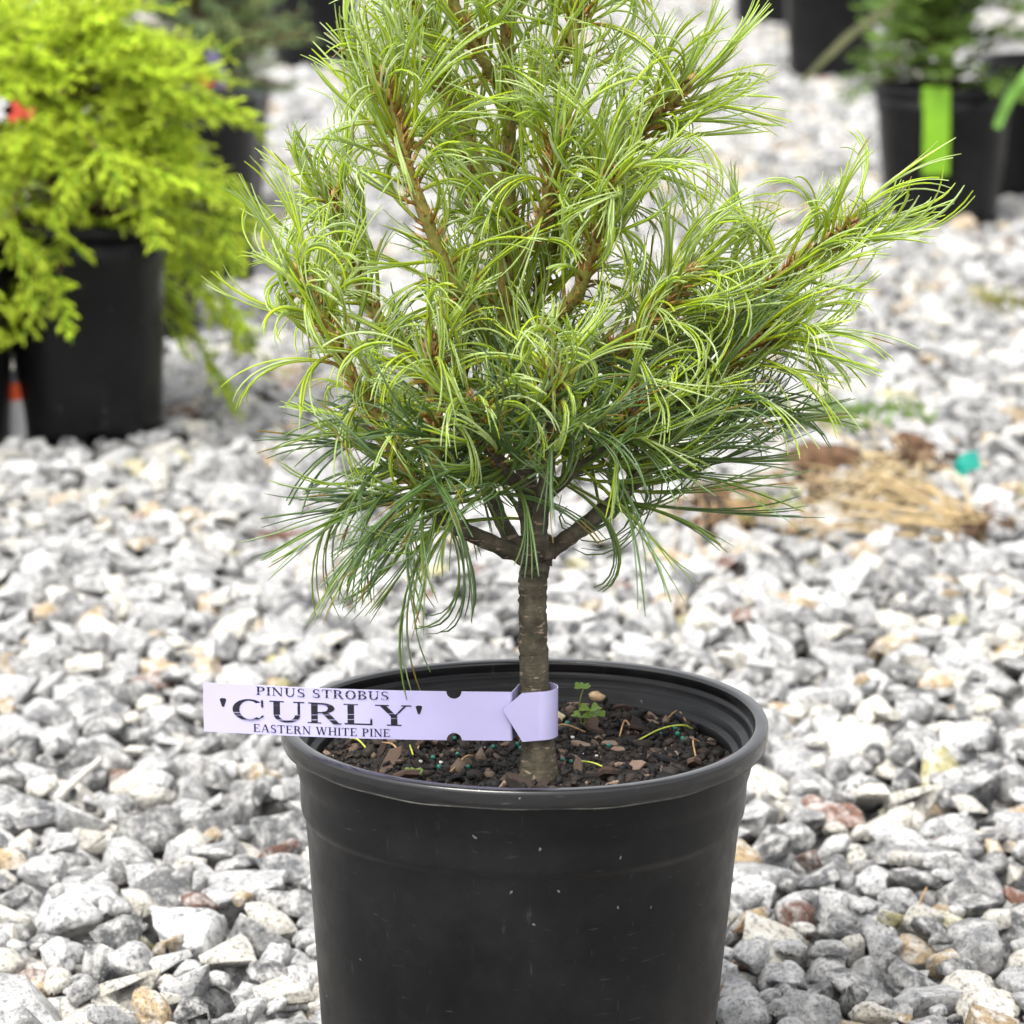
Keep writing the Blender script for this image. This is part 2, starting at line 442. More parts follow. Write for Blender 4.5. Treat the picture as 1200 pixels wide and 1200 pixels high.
# far gravel, beyond the dropped bed
def far_gravel():
    out = []
    y = 3.5
    while y < 10.6:
        d = y - CAM[1]; step = 0.0235 + 0.0012 * (y - 3.5); hw = half_width(y)
        xs = np.arange(-hw, hw, step)
        a = np.clip(np.exp(rng.normal(math.log(0.0150), 0.3, len(xs))), 0.008, 0.028) * (1 + 0.03 * (y - 3.5))
        xx = xs + rng.uniform(-.6, .6, len(xs)) * step; yy = y + rng.uniform(-.6, .6, len(xs)) * step
        ok = np.ones(len(xs), bool)
        for kx, ky, kr in KEEP: ok &= (xx - kx) ** 2 + (yy - ky) ** 2 > (kr + 0.006) ** 2
        out.append(np.stack([xx, yy, rng.uniform(-0.019, 0.004, len(xs)), a, a * rng.uniform(.62, 1, len(xs)),
                             a * rng.uniform(.5, .85, len(xs)), rng.uniform(0, 3.14, len(xs))], 1)[ok])
        y += step * 0.9
    return np.vstack(out)
S2 = far_gravel()
colS, colS2 = stone_colours(len(S)), stone_colours(len(S2))

def stone_mats(S):               # 3x3 matrices: scale, a small tilt, heading
    n = len(S); th = S[:, 6]; tx, ty = rng.normal(0, 0.28, n), rng.normal(0, 0.28, n)
    c, s = np.cos(th), np.sin(th); o, z = np.ones(n), np.zeros(n)
    Rz = np.stack([np.stack([c, -s, z], 1), np.stack([s, c, z], 1), np.stack([z, z, o], 1)], 1)
    cx, sx, cy, sy = np.cos(tx), np.sin(tx), np.cos(ty), np.sin(ty)
    Rx = np.stack([np.stack([o, z, z], 1), np.stack([z, cx, -sx], 1), np.stack([z, sx, cx], 1)], 1)
    Ry = np.stack([np.stack([cy, z, sy], 1), np.stack([z, o, z], 1), np.stack([-sy, z, cy], 1)], 1)
    Sc = np.zeros((n, 3, 3)); Sc[:, 0, 0] = S[:, 3]; Sc[:, 1, 1] = S[:, 4]; Sc[:, 2, 2] = S[:, 5]
    return Rz @ Rx @ Ry @ Sc * 1.10
px, py, dep = proj(S[:, :3])
inview = (px > 5) & (px < 1195) & (py > 5) & (py < 1195)
hidden = (py > 790) & (px > 345) & (px < 880) | (py < 640) & (px > 330) & (px < 960)
score = np.where(inview & ~hidden, np.sqrt(seen_area) / dep, 0)
single = np.zeros(len(S), bool); single[np.argsort(-score)[:300]] = True
MS, MS2 = stone_mats(S), stone_mats(S2)
def join_stones(S, Mx, col, lod, pr):
    Vs, Fs, Cs = [], [], []; off = 0
    for p in range(NPROTO):
        ix = np.where(pr == p)[0]
        if len(ix) == 0: continue
        P, F0 = PROTO[lod][p]; nv = len(P)
        V = np.einsum('nij,vj->nvi', Mx[ix], P) + S[ix, None, :3]
        # drop the faces that lie face-down in the bed
        nrm = np.einsum('nij,fj->nfi', np.linalg.inv(Mx[ix]).transpose(0, 2, 1), P[F0].mean(1))
        nz = nrm[:, :, 2] / np.linalg.norm(nrm, axis=2)
        F = F0[None] + (off + np.arange(len(ix)) * nv)[:, None, None]
        Fs.append(F[nz > -0.45]); Vs.append(V.reshape(-1, 3)); Cs.append(np.repeat(col[ix], nv, 0)); off += len(ix) * nv
    return np.vstack(Vs), np.vstack(Fs), np.vstack(Cs)
prS, prS2 = rng.integers(0, NPROTO, len(S)), rng.integers(0, NPROTO, len(S2))
wide = (px > -60) & (px < 1260) & (py < 1260)
lodS = np.where((dep < 2.75) & wide, 2, 1)
parts = []
for lod in (2, 1):
    ix = np.where((lodS == lod) & ~single)[0]
    parts.append(join_stones(S[ix], MS[ix], colS[ix], lod, prS[ix]))
nf_ = S2[:, 1] < 4.6
for msk, ld in ((nf_, 1), (~nf_, 0)): parts.append(join_stones(S2[msk], MS2[msk], colS2[msk], ld, prS2[msk]))
off = 0; VV, FF, CC = [], [], []
for V, F, C in parts: VV.append(V); FF.append(F + off); CC.append(C); off += len(V)
gm = np_mesh('gravel', np.vstack(VV), np.vstack(FF), True, vcol=np.vstack(CC))
smf = np.zeros(len(gm.polygons), bool); smf[:len(parts[0][1])] = True; gm.polygons.foreach_set('use_smooth', smf)
gravel = link('gravel', gm, ground, [M_STONE_J]); tag(gravel, kind='stuff')
pmesh = [np_mesh('stone', *PROTO[3][i]) for i in range(NPROTO)]
for m_ in pmesh: m_.materials.append(M_STONE_O)
# object-space texture must stay in metres: shared meshes are unit size, so scale the coordinates back in the material
for i in np.where(single)[0]:
    o = bpy.data.objects.new('stone', pmesh[prS[i]]); COL.objects.link(o)
    Mx = np.eye(4); Mx[:3, :3] = MS[i]; Mx[:3, 3] = S[i, :3]
    o.parent = ground; o.matrix_world = Matrix(Mx.tolist()); o.color = (*colS[i], 1)
print('stones', len(S), len(S2), 'gravel tris', len(gm.polygons))
mp = [n for n in M_STONE_O.node_tree.nodes if n.type == 'MAPPING'][0]; mp.inputs['Scale'].default_value = (0.017, 0.013, 0.011)

# ------------------------------------------------------------------ pots
def lathe(profile, k=96, squash=None, skip=None):
    V, F = [], []
    for (r, z) in profile:
        for j in range(k):
            a = 2 * math.pi * j / k
            x, y, zz = r * math.cos(a), r * math.sin(a), z
            if squash: x, y, zz = squash(x, y, zz, a)
            V.append((x, y, zz))
    for i in range(len(profile) - 1):
        for j in range(k):
            if skip and skip(i, j): continue
            j2 = (j + 1) % k
            F.append((i * k + j, i * k + j2, (i + 1) * k + j2, (i + 1) * k + j))
    return V, F

# main pot: body with stepped collar, inner ledges, and a rolled rim
RIM = 0.235
def main_shape(x, y, z, a):
    d = RIM - z
    z *= 1.0205
    return (x - 0.020 * d + 0.0, y * 1.0, z + 0.0010 * math.sin(2 * a + 0.7) + 0.0006 * math.sin(3 * a))
pot = empty('plant_pot')
tag(pot, 'large black plastic nursery pot holding the labelled pine', 'plant pot')
body = [(0.098, 0.0), (0.104, 0.0), (0.1075, 0.004), (0.1085, 0.02), (0.1120, 0.07), (0.1160, 0.12), (0.1195, 0.165), (0.1212, 0.1825),
        (0.1222, 0.1850), (0.1232, 0.1862), (0.1237, 0.1885), (0.1240, 0.1950), (0.1243, 0.2030), (0.1250, 0.2065), (0.1262, 0.2100), (0.1270, 0.2150),
        (0.1276, 0.2250), (0.1278, 0.2285),
        (0.1262, 0.2285), (0.1256, 0.2255), (0.1252, 0.2225), (0.1247, 0.2216), (0.1212, 0.2213), (0.1205, 0.2206), (0.1201, 0.2160), (0.1196, 0.2152), (0.1166, 0.2150), (0.1160, 0.2142),
        (0.1155, 0.2060), (0.1150, 0.1950), (0.108, 0.1), (0.103, 0.02), (0.098, 0.006), (0.0, 0.006)]
V, F = lathe(body, 160, main_shape)
link('body', py_mesh('pot_body', V, F), pot, [M_POT])
rim = []
for t in np.linspace(0, 2 * math.pi, 25):
    # rounded-rectangle lip
    cx, cz = 0.1310, 0.2300; ax, az = 0.0040, 0.0050
    c, s = math.cos(t), math.sin(t)
    e = 0.42
    rim.append((cx + ax * math.copysign(abs(c) ** e, c), cz + az * math.copysign(abs(s) ** e, s)))
V, F = lathe(rim[::-1], 160, main_shape)
ro = link('rim', py_mesh('pot_rim', V, F), pot, [M_RIM])
# ragged moulding seam under the lip; its pale colour paints an edge catching light
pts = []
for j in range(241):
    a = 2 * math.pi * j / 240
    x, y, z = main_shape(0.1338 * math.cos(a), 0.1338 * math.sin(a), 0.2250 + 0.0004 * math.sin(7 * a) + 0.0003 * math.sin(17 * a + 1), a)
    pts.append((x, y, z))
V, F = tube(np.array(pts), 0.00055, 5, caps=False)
link('moulding_seam_lit_edge', py_mesh('seam', V, F), ro, [M_SEAM_LIT])

def make_pot(key, label, holes=(), k=72):
    pc, pf, rb, rt, h = POT_DEF[key]; x, y = POT_AT[key]
    p = empty('plant_pot', (x, y, 0)); tag(p, label, 'plant pot', 'black nursery pots standing behind the pine')
    toc = math.atan2(CAM[1] - y, CAM[0] - x)
    prof = [(rb * .9, 0.006), (rb, 0.0), (rb + 0.001, 0.026), (rb + (rt - rb) * .45, h * .5), (rt - 0.010, h * .80), (rt - 0.0075, h * .815), (rt - 0.006, h * .95),
            (rt - 0.012, h * .95), (rt - 0.014, h * .80), (rb, h * .3), (rb * .9, 0.012), (0.0, 0.012)]
    def skip(i, j):
        if i != 1: return False
        a = 2 * math.pi * (j + .5) / k
        return any(abs((a - toc - c + math.pi) % (2 * math.pi) - math.pi) < wd for c, wd in holes)
    V, F = lathe(prof, k, None, skip)
    link('body', py_mesh('pot_body', V, F), p, [M_POT])
    rp = [(rt - 0.009, h - 0.014), (rt - 0.001, h - 0.014), (rt, h - 0.011), (rt, h - 0.002), (rt - 0.002, h), (rt - 0.006, h - .0005), (rt - 0.008, h - 0.004), (rt - 0.009, h - 0.014)]
    V, F = lathe(rp, k); link('rim', py_mesh('pot_rim', V, F), p, [M_POT])
    # dark potting mix filling the pot, a thing of its own
    so_ = [(0.0, h - 0.028), (rt * .5, h - 0.026), (rt - 0.0125, h - 0.030), (rt - 0.0125, h - 0.06)]
    V, F = lathe(so_, 40); s = link('potting_soil', py_mesh('soil', V, F), None, [M_SOIL]); s.location = (x, y, 0)
    tag(s, 'dark soil in the ' + label[0].lower() + label[1:], 'soil', 'potting soil in the nursery pots')
    return p

def soil_mat():
    m = NT('potting_mix'); v = m.coord('Object'); a = m.noise(v, 160, 5, 0.7); b = m.noise(v, 520, 3)
    c = m.ramp(a, [(0.35, (0.006, 0.005, 0.004)), (0.55, (0.020, 0.014, 0.010)), (0.75, (0.055, 0.034, 0.022))])
    c = m.mix(m.ramp(b, [(0.66, (0, 0, 0)), (0.72, (0.5,) * 3)]), c, (0.16, 0.12, 0.08))
    m.base(c); m.rough(0.8, 0.3); m.bump(a, 0.9, 0.004); return m.m
M_SOIL = soil_mat()

make_pot('golden', 'black nursery pot with drain notch under the golden cypress', [(0.06, 0.135), (1.5, .13), (-1.5, .13), (3.0, .13)])
make_pot('edge', 'black nursery pot beside the striped orange and white stake')
make_pot('second', 'empty black nursery pot tucked close behind the golden cypress pot')
make_pot('third', 'tall black nursery pot between the cypress and spruce pots')
make_pot('spruce', 'black nursery pot holding the blue green spruce')
make_pot('far_a', 'small looking distant black pot alone behind the spruce shoots')
make_pot('far_b', 'distant black pot hidden partly by the spruce crown')
make_pot('green', 'black nursery pot with lime green strip tag on its rim')
make_pot('corner', 'black nursery pot with a green leaf blade hanging over it')
make_pot('back_a', 'black nursery pot behind the arching dry grass blade')
make_pot('back_b', 'most distant black pot standing behind the dry grass blade pot')
make_pot('back_c', 'black nursery pot standing right behind the dark juniper')

# ------------------------------------------------------------------ soil of the main pot with its litter
TR = at(631, 903, -0.038)        # foot of the trunk
def soil_z(x, y):
    r = math.hypot(x, y)
    n = mnoise.noise(Vector((x * 45, y * 45, 3.1))) * 0.0022 + mnoise.noise(Vector((x * 130, y * 130, 7.7))) * 0.0018
    return 0.2168 + n + 0.0035 * math.exp(-((x - TR[0]) ** 2 + (y - TR[1]) ** 2) / 0.0006) - 0.004 * (r / 0.116) ** 4 + 0.0040 * (y / 0.116)
V, F = [], []
nr, ns = 40, 110
for i in range(nr + 1):
    for j in range(ns):
        r = 0.1165 * i / nr; a = 2 * math.pi * j / ns; x, y = r * math.cos(a), r * math.sin(a)
        V.append((x, y, soil_z(x, y)))
for i in range(nr):
    for j in range(ns):
        j2 = (j + 1) % ns; F.append((i * ns + j, (i + 1) * ns + j, (i + 1) * ns + j2, i * ns + j2))
soil = link('potting_soil', py_mesh('main_soil', V, F), None, [M_SOIL])
tag(soil, 'dark soil scattered with bark chips around the pine trunk', 'soil')
chip_mats = [plain('bark_chip_%d' % i, c, 0.75, 0.25, 0.45, 140, 0.5, 0.0015) for i, c in enumerate(
    [(0.045, 0.031, 0.024), (0.12, 0.080, 0.060), (0.020, 0.015, 0.013), (0.25, 0.175, 0.13), (0.010, 0.009, 0.009), (0.075, 0.046, 0.035)])]
def chip_mesh(seed):
    r = np.random.default_rng(seed); n = int(r.integers(6, 9)); a = np.sort(r.uniform(0, 6.28, n)) + 0.0
    a = np.linspace(0, 6.28, n, endpoint=False) + r.uniform(-.3, .3, n)
    rad = r.uniform(0.7, 1.05, n); V, F = [], []
    for z, s in ((-.16, .93), (.02, 1.0), (.16, .86)):
        for i in range(n): V.append((rad[i] * math.cos(a[i]) * s, rad[i] * math.sin(a[i]) * s * .58, z + r.uniform(-.05, .05)))
    F.append(tuple(range(n - 1, -1, -1))); F.append(tuple(range(2 * n, 3 * n)))
    for l in (0, 1):
        for i in range(n): F.append((l * n + i, l * n + (i + 1) % n, (l + 1) * n + (i + 1) % n, (l + 1) * n + i))
    return py_mesh('bark_chip', V, F, False)
chips = []
for i in range(18):
    m_ = chip_mesh(40 + i); m_.materials.append(chip_mats[i % 6]); chips.append(m_)
def litter(name, me, x, y, sc, rz, tilt, dz=0.0):
    o = bpy.data.objects.new(name, me); COL.objects.link(o); o.parent = soil
    o.location = (x, y, soil_z(x, y) + dz); o.rotation_euler = (tilt[0], tilt[1], rz); o.scale = sc; return o
cnt = 0
while cnt < 290:
    r = 0.112 * math.sqrt(random.random()); a = random.uniform(0, 6.283); x, y = r * math.cos(a), r * math.sin(a)
    if math.hypot(x - TR[0], y - TR[1]) < 0.012: continue
    s = random.choice([0.004, 0.005, 0.006, 0.007, 0.009, 0.012]) * random.uniform(.8, 1.2)
    litter('bark_chip', random.choice(chips), x, y, (s, s * random.uniform(.5, 1), s * random.uniform(.5, .9)), random.uniform(0, 6.28),
           (random.gauss(0, .45), random.gauss(0, .45)), s * 0.18)
    cnt += 1
def crumbs():
    n = 4200; r = .1155 * np.sqrt(rng.random(n)); a = rng.uniform(0, 6.28, n); x, y = r * np.cos(a), r * np.sin(a)
    z = np.array([soil_z(q, p) for q, p in zip(x, y)]); sz = np.clip(np.exp(rng.normal(math.log(.0012), .5, n)), .0005, .0042)
    P, F0 = ICO[1]; V = P[None] * (1 + .28 * rng.normal(size=(n, len(P), 1))) * sz[:, None, None] * rng.uniform(.6, 1.4, (n, 1, 3)) + np.stack([x, y, z + sz * .25], 1)[:, None]
    F = F0[None] + (np.arange(n) * len(P))[:, None, None]
    pal = np.array([(.007, .006, .005), (.014, .010, .008), (.022, .016, .012), (.045, .030, .022), (.14, .10, .07), (.004, .004, .004)])
    c = pal[rng.choice(6, n, p=[.3, .25, .17, .10, .03, .15])]
    me_ = np_mesh('crumbs', V.reshape(-1, 3), F.reshape(-1, 3), False, vcol=np.repeat(c, len(P), 0))
    m = NT('soil_crumb'); m.base(m.attr()); m.rough(.7, .35)
    o = link('crumbs', me_, soil, [m.m]); o['kind'] = 'stuff'
crumbs()
peb = [np_mesh('pebble', rough_stone(ICO[2][0], i), ICO[2][1]) for i in (3, 9)]
mp1 = plain('tan_pebble', (0.50, 0.34, 0.19), 0.45, .45, .2, 3); mp2 = plain('cream_pebble', (0.62, 0.50, 0.30), 0.5, .4, .2, 3)
mp3 = plain('perlite', (0.62, 0.60, 0.56), 0.8, .2, .15, 3)
peb[0].materials.append(mp1); peb[1].materials.append(mp2)
for q, (x_, y_) in enumerate([(700, 833), (654, 860), (604, 870), (560, 862), (533, 869)]):
    p = gp(x_, y_, 0.212); s = (0.0052, 0.0048, 0.0044) if q < 2 else (0.0036, 0.003, 0.003)
    litter('pebble', peb[q % 2], p[0], p[1], s, q, (0, 0), 0.003)
per = np_mesh('perlite_grain', rough_stone(ICO[1][0], 4), ICO[1][1]); per.materials.append(mp3)
for q in range(22):
    r = 0.11 * math.sqrt(random.random()); a = random.uniform(0, 6.28); s = random.uniform(.0006, .0014)
    litter('perlite_grain', per, r * math.cos(a), r * math.sin(a), (s, s, s), q, (0, 0), 0.0018)
mgr = plain('fertiliser_green', (0.01, 0.14, 0.10), 0.35, .5, .2, 3)
gr_ = np_mesh('fertiliser_pellet', ICO[2][0], ICO[2][1]); gr_.materials.append(mgr)
for q in range(24):
    if q < 12:
        x_, y_ = random.gauss(600, 45), random.gauss(898, 14)
    else: x_, y_ = random.uniform(420, 850), random.uniform(860, 915)
    p = gp(x_, y_, 0.211)
    if math.hypot(p[0], p[1]) > .11: continue
    s = random.uniform(.0011, .0017); litter('fertiliser_pellet', gr_, p[0], p[1], (s, s, s), 0, (0, 0), 0.0022)
m_straw = plain('dry_needle', (0.36, 0.22, 0.10), 0.6, .3, .3, 200)
m_gneed = plain('fallen_green_needle', (0.42, 0.46, 0.06), 0.5, .3, .2, 200)
def strand(name, pix, mat, r, z=0.2125, lift=0.002, parent=None):
    P = []
    for i, (a_, b_) in enumerate(pix):
        p = gp(a_, b_, z); P.append((p[0], p[1], (soil_z(p[0], p[1]) if parent is soil else 0) + lift + (0.003 if 0 < i < len(pix) - 1 else 0)))
    V, F = tube(catmull(P, 12), r, 5); return link(name, py_mesh(name, V, F), parent, [mat])
for pix, mm in [([(746, 880), (775, 872), (800, 868), (812, 864)], m_gneed), ([(676, 902), (695, 912), (718, 915)], m_gneed),
                ([(622, 893), (630, 905), (640, 920)], m_straw), ([(448, 885), (462, 893), (474, 905)], m_straw), ([(480, 862), (478, 880), (484, 896)], m_gneed),
                ([(488, 893), (500, 872), (506, 864)], m_straw), ([(528, 915), (545, 905), (555, 898)], m_straw), ([(780, 856), (795, 850), (808, 864)], m_straw),
                ([(815, 896), (812, 886), (820, 882)], m_straw), ([(740, 870), (732, 866), (726, 876)], m_straw), ([(378, 862), (372, 870), (384, 866)], m_straw),
                ([(410, 876), (420, 884), (432, 890)], m_gneed), ([(640, 873), (660, 871), (686, 871)], m_straw)]:
    strand('fallen_needle', pix, mm, 0.00055, parent=soil)

# ------------------------------------------------------------------ clover seedlings
m_clov = leaf_mat('clover_leaf', 0.35, .5, .3)
m_cst = plain('clover_stem', (0.20, 0.20, 0.06), .5, .3, .2, 100)
def clover(stems, base_px, label):
    b = gp(*base_px, 0.2125); b[2] = soil_z(b[0], b[1])
    t = empty('clover_seedling', b); tag(t, label, 'seedling', 'clover seedlings in the pot')
    for (tx, ty, s) in stems:
        tip = at(tx, ty, b[1] - 0.004)
        P = catmull([b, (b + tip) / 2 + np.array((0.002 * random.uniform(-1, 1), 0, .002)), tip], 9)
        V, F = tube(P, 0.00045, 5); set_parent(link('stem', py_mesh('stem', V, F), None, [m_cst]), t)
        for q in range(3):
            a0 = q * 2.09 + random.uniform(-.4, .4) + tx
            d = np.array((math.cos(a0), math.sin(a0) * .8, 0.15)); d /= np.linalg.norm(d)
            sd_ = np.cross(d, (0, -.5, .86)); sd_ /= np.linalg.norm(sd_); up = np.cross(sd_, d)
            prof = [(0, 0), (.35, .30), (.7, .52), (.95, .48), (1.05, .28), (.93, 0)]
            V = [tip + (d * u_ + sd_ * w_ + up * abs(w_) * .35) * s for u_, w_ in prof] + [tip + (d * u_ - sd_ * w_ + up * abs(w_) * .35) * s for u_, w_ in prof[1:5]]
            F = [(0, 1, 2), (0, 2, 5), (2, 3, 5), (3, 4, 5), (0, 7, 6), (0, 5, 7), (7, 5, 8), (8, 5, 9)]
            n0 = len(V); V2 = V + [v - up * 0.0003 for v in V]; F2 = F + [tuple(reversed([i + n0 for i in f])) for f in F]
            mm = py_mesh('leaflet', V2, F2, False)
            a = mm.attributes.new('col', 'FLOAT_COLOR', 'FACE')
            for dd in a.data: dd.color = (0.20 + random.uniform(-.03, .03), 0.30, 0.055, 1)
            set_parent(link('leaflet', mm, None, [m_clov]), t)
clover([(684, 806, .0052), (692, 832, .0062), (681, 840, .0055), (699, 838, .005)], (682, 866), 'tiny clover seedling with several stalks beside the pine trunk')
clover([(485, 906, .0052)], (487, 914), 'single low clover leaf by the front rim of the pot')

# ------------------------------------------------------------------ pine
rng = np.random.default_rng(21)
pine = empty('pine_tree', TR); tag(pine, 'young curly needled dwarf pine with bright green shoots', 'pine tree')
def P3(pts): return np.array([at(x, y, Y) for x, y, Y in pts])
trunk_px = [(632, 915, -.038), (630, 860, -.037), (627, 800, -.034), (625, 740, -.030), (624, 690, -.027), (627, 665, -.024), (628, 648, -.023), (626, 636, -.02)]
TP = catmull(P3(trunk_px), 60)
TRAD = np.interp(np.linspace(0, 1, 60), [0, .05, .2, .5, .78, .88, .95, 1], [.0120, .0100, .0080, .0076, .0079, .0128, .0122, .0090])
TRAD = TRAD * (1 + 0.03 * np.sin(np.arange(60) * 2.3) * rng.random(60))
V, F = tube(TP + rng.normal(0, .00035, TP.shape), TRAD, 22, 0.04)
set_parent(link('trunk', py_mesh('trunk', V, F), None, [M_BARK]), pine)

GREENS = dict(
    young=((0.40, 0.57, 0.036), (0.60, 0.70, 0.36), (0.64, 0.70, 0.026)),
    old=((0.095, 0.190, 0.040), (0.20, 0.30, 0.15), (0.19, 0.27, 0.036)))
NSEG = 11
def needles(P, t0, t1, nf, kind='young', length=0.078, ang=(55, 30), curl=1.0, droop=0.0, sweep=None, per=5):
    """fascicles of five needles along polyline P between t0 and t1 -> V, F(quads), face colours"""
    n = len(P); T, U, W = frames(P); nf = int(nf * (.74 if kind == 'young' else .62))
    t = np.sort(rng.uniform(t0, t1, nf)) ; t = t0 + (t1 - t0) * ((t - t0) / max(t1 - t0, 1e-6)) ** 0.72
    ii = np.clip((t * (n - 1)), 0, n - 1.001); i0 = ii.astype(int); f = (ii - i0)[:, None]
    p = P[i0] * (1 - f) + P[i0 + 1] * f; tt, uu, ww = T[i0], U[i0], W[i0]
    az = np.arange(nf) * 2.39996 + rng.uniform(-.5, .5, nf)
    rad = uu * np.cos(az)[:, None] + ww * np.sin(az)[:, None]
    k = (t - t0) / max(t1 - t0, 1e-6)
    a = np.radians(ang[0] + (ang[1] - ang[0]) * k + rng.normal(0, 9, nf))
    d = tt * np.cos(a)[:, None] + rad * np.sin(a)[:, None]
    L = length * rng.uniform(0.72, 1.15, nf)
    ax = np.cross(d, rng.normal(size=(nf, 3))); ax /= np.linalg.norm(ax, axis=1)[:, None]
    # half of them bend forward over the shoot, the rest any way
    fwd = np.cross(d, tt); fwd /= np.maximum(np.linalg.norm(fwd, axis=1), 1e-6)[:, None]
    pick = (rng.random(nf) < 0.55)[:, None]; ax = np.where(pick, fwd * np.sign(rng.normal(0.35, 1, nf))[:, None], ax)
    kap = rng.gamma(1.5, 0.75, nf) * curl * 1.3; kap2 = rng.normal(0, 1.6, nf) * curl
    rep = lambda q: np.repeat(q, per, 0)
    N = nf * per
    p, d, L, ax, kap, kap2 = rep(p), rep(d), rep(L) * rng.uniform(.9, 1.06, N), rep(ax), rep(kap) * rng.uniform(.75, 1.25, N), rep(kap2) * rng.uniform(.7, 1.3, N)
    tone = rep(rng.random(nf)); fascicle_az = np.tile(np.arange(per) * 2 * np.pi / per, nf)
    e1 = np.cross(d, ax); e1 /= np.linalg.norm(e1, axis=1)[:, None]
    outw = ax * np.cos(fascicle_az)[:, None] + e1 * np.sin(fascicle_az)[:, None]
    pos = p + outw * 0.00045
    nf_keep = None; spl = np.cross(d, outw); spl /= np.linalg.norm(spl, axis=1)[:, None]; splay = rng.gamma(2, .10, N) + 0.02
    spread2 = rng.normal(size=(N, 3)) * 0.16
    pts, dirs = [pos], [d]
    ds = 1.0 / NSEG
    for s in range(NSEG):
        u = (s + .5) / NSEG
        kk = (kap * (0.55 + 0.9 * u) + kap2 * (u - .35)) * ds
        dn = d + np.cross(ax, d) * kk[:, None]
        dn += outw * (splay * ds * (2.2 * u * u) * 1.3)[:, None] + spread2 * ds * 1.6 * u * u
        dn[:, 2] -= droop * ds * (0.3 + u)
        if sweep is not None: dn += np.asarray(sweep) * ds
        d = dn / np.linalg.norm(dn, axis=1)[:, None]
        pos = pos + d * (L * ds)[:, None]
        pts.append(pos); dirs.append(d)
    pts = np.stack(pts, 1); dirs = np.stack(dirs, 1)                   # N, NSEG+1, 3
    hw = 0.00055 * np.interp(np.linspace(0, 1, NSEG + 1), [0, .1, .6, .9, 1], [.8, 1, 1, .85, .45])
    o2 = outw[:, None] - dirs * (dirs * outw[:, None]).sum(2, keepdims=True); o2 /= np.maximum(np.linalg.norm(o2, axis=2, keepdims=True), 1e-6)
    s2 = np.cross(dirs, o2)
    wv = rng.uniform(.85, 1.2, N)[:, None, None]
    ring = np.stack([pts + (o2 * .45 + s2) * hw[None, :, None] * wv, pts + (o2 * .45 - s2) * hw[None, :, None] * wv, pts - o2 * .8 * hw[None, :, None] * wv], 2)
    V = ring.reshape(-1, 3)
    base = np.arange(N)[:, None, None] * (NSEG + 1) * 3 + np.arange(NSEG)[None, :, None] * 3
    j = np.arange(3)[None, None]; j2 = (j + 1) % 3
    F = np.stack([base + j, base + j2, base + 3 + j2, base + 3 + j], 3)  # N,NSEG,3,4
    g, gl, ye = [np.array(c) for c in GREENS[kind]]
    other = [np.array(c) for c in GREENS['old' if kind == 'young' else 'young']]      # growth of the other year mixed in
    mixv = rep(np.clip(rng.normal(0.0 if kind == 'young' else .08, .14 if kind == 'young' else .25, nf), 0, .75))[:, None, None, None]
    g, gl, ye = [a_ * (1 - mixv) + b_ * mixv for a_, b_ in zip((g, gl, ye), other)]
    tv = tone[:, None, None, None]; sv = np.linspace(0, 1, NSEG)[None, :, None, None]
    outer = g * (1 - .6 * tv) + ye * .6 * tv
    lime = np.clip(1 - sv * 2.0, 0, 1)                                # fresh base of the needle is more yellow
    outer = outer * (1 - .5 * lime) + ye * .5 * lime
    inner = gl * (1 - .45 * tv) + g * .45 * tv
    inner = inner * (1 - .55 * lime) + ye * .55 * lime
    C = np.zeros((N, NSEG, 3, 3)) + inner; C[:, :, 0:1] = outer
    C *= rng.uniform(.85, 1.15, (N, 1, 1, 1))
    sheath = np.array((0.38, 0.19, 0.05)) * rng.uniform(.6, 1.25, (N, 1, 1))
    if kind == 'young':
        C[:, 0] = sheath; two = rep(rng.random(nf)) < .6; C[two, 1] = C[two, 1] * .15 + sheath[two] * .85; C[two, 2] = C[two, 2] * .75 + sheath[two] * .25
    dry = rng.random(N) < (0.10 if kind == 'old' else 0.03)
    C[dry, -2:] = np.array((0.30, 0.22, 0.05))
    return V, F.reshape(-1, 4), C.reshape(-1, 3)
def join_parts(lst):
    off = 0; A, B, C = [], [], []
    for V, F, c in lst: A.append(V); B.append(F + off); C.append(c); off += len(V)
    return np.vstack(A), np.vstack(B), np.vstack(C)
def bud_scales(P, n, t0, big):
    T, U, W = frames(P); m_ = len(P)
    t = rng.uniform(t0, 1, n); i = np.clip((t * (m_ - 1)).astype(int), 0, m_ - 1)
    az = rng.uniform(0, 6.28, n); rd = U[i] * np.cos(az)[:, None] + W[i] * np.sin(az)[:, None]
    d = T[i] * rng.uniform(.6, 1.1, n)[:, None] + rd * rng.uniform(.35, .9, n)[:, None]
    p0 = P[i] + rd * .001; p1 = p0 + d * (big * rng.uniform(.5, 1.2, n))[:, None]
    ca = np.array((0.36, 0.19, 0.06))[None] * rng.uniform(.45, 1.3, n)[:, None]; cb = ca * 1.15
    return spindles(p0, p1, 0.0008 * rng.uniform(.7, 1.4, n), ca, cb)
def bud(P):
    T = P[-1] - P[-3]; T /= np.linalg.norm(T); q = 26
    rd = rng.normal(size=(q, 3)); rd -= np.outer(rd @ T, T); rd /= np.linalg.norm(rd, axis=1)[:, None]
    h = rng.uniform(0, .010, q); p0 = P[-1] + T * (h - .003)[:, None] + rd * (0.0022 * (1 - h / .014))[:, None]
    p1 = p0 + T * rng.uniform(.004, .008, q)[:, None] + rd * .0012
    ca = np.array((0.32, 0.19, 0.08))[None] * rng.uniform(.5, 1.3, q)[:, None]
    return spindles(p0, p1, .0013, ca, ca * 1.2)
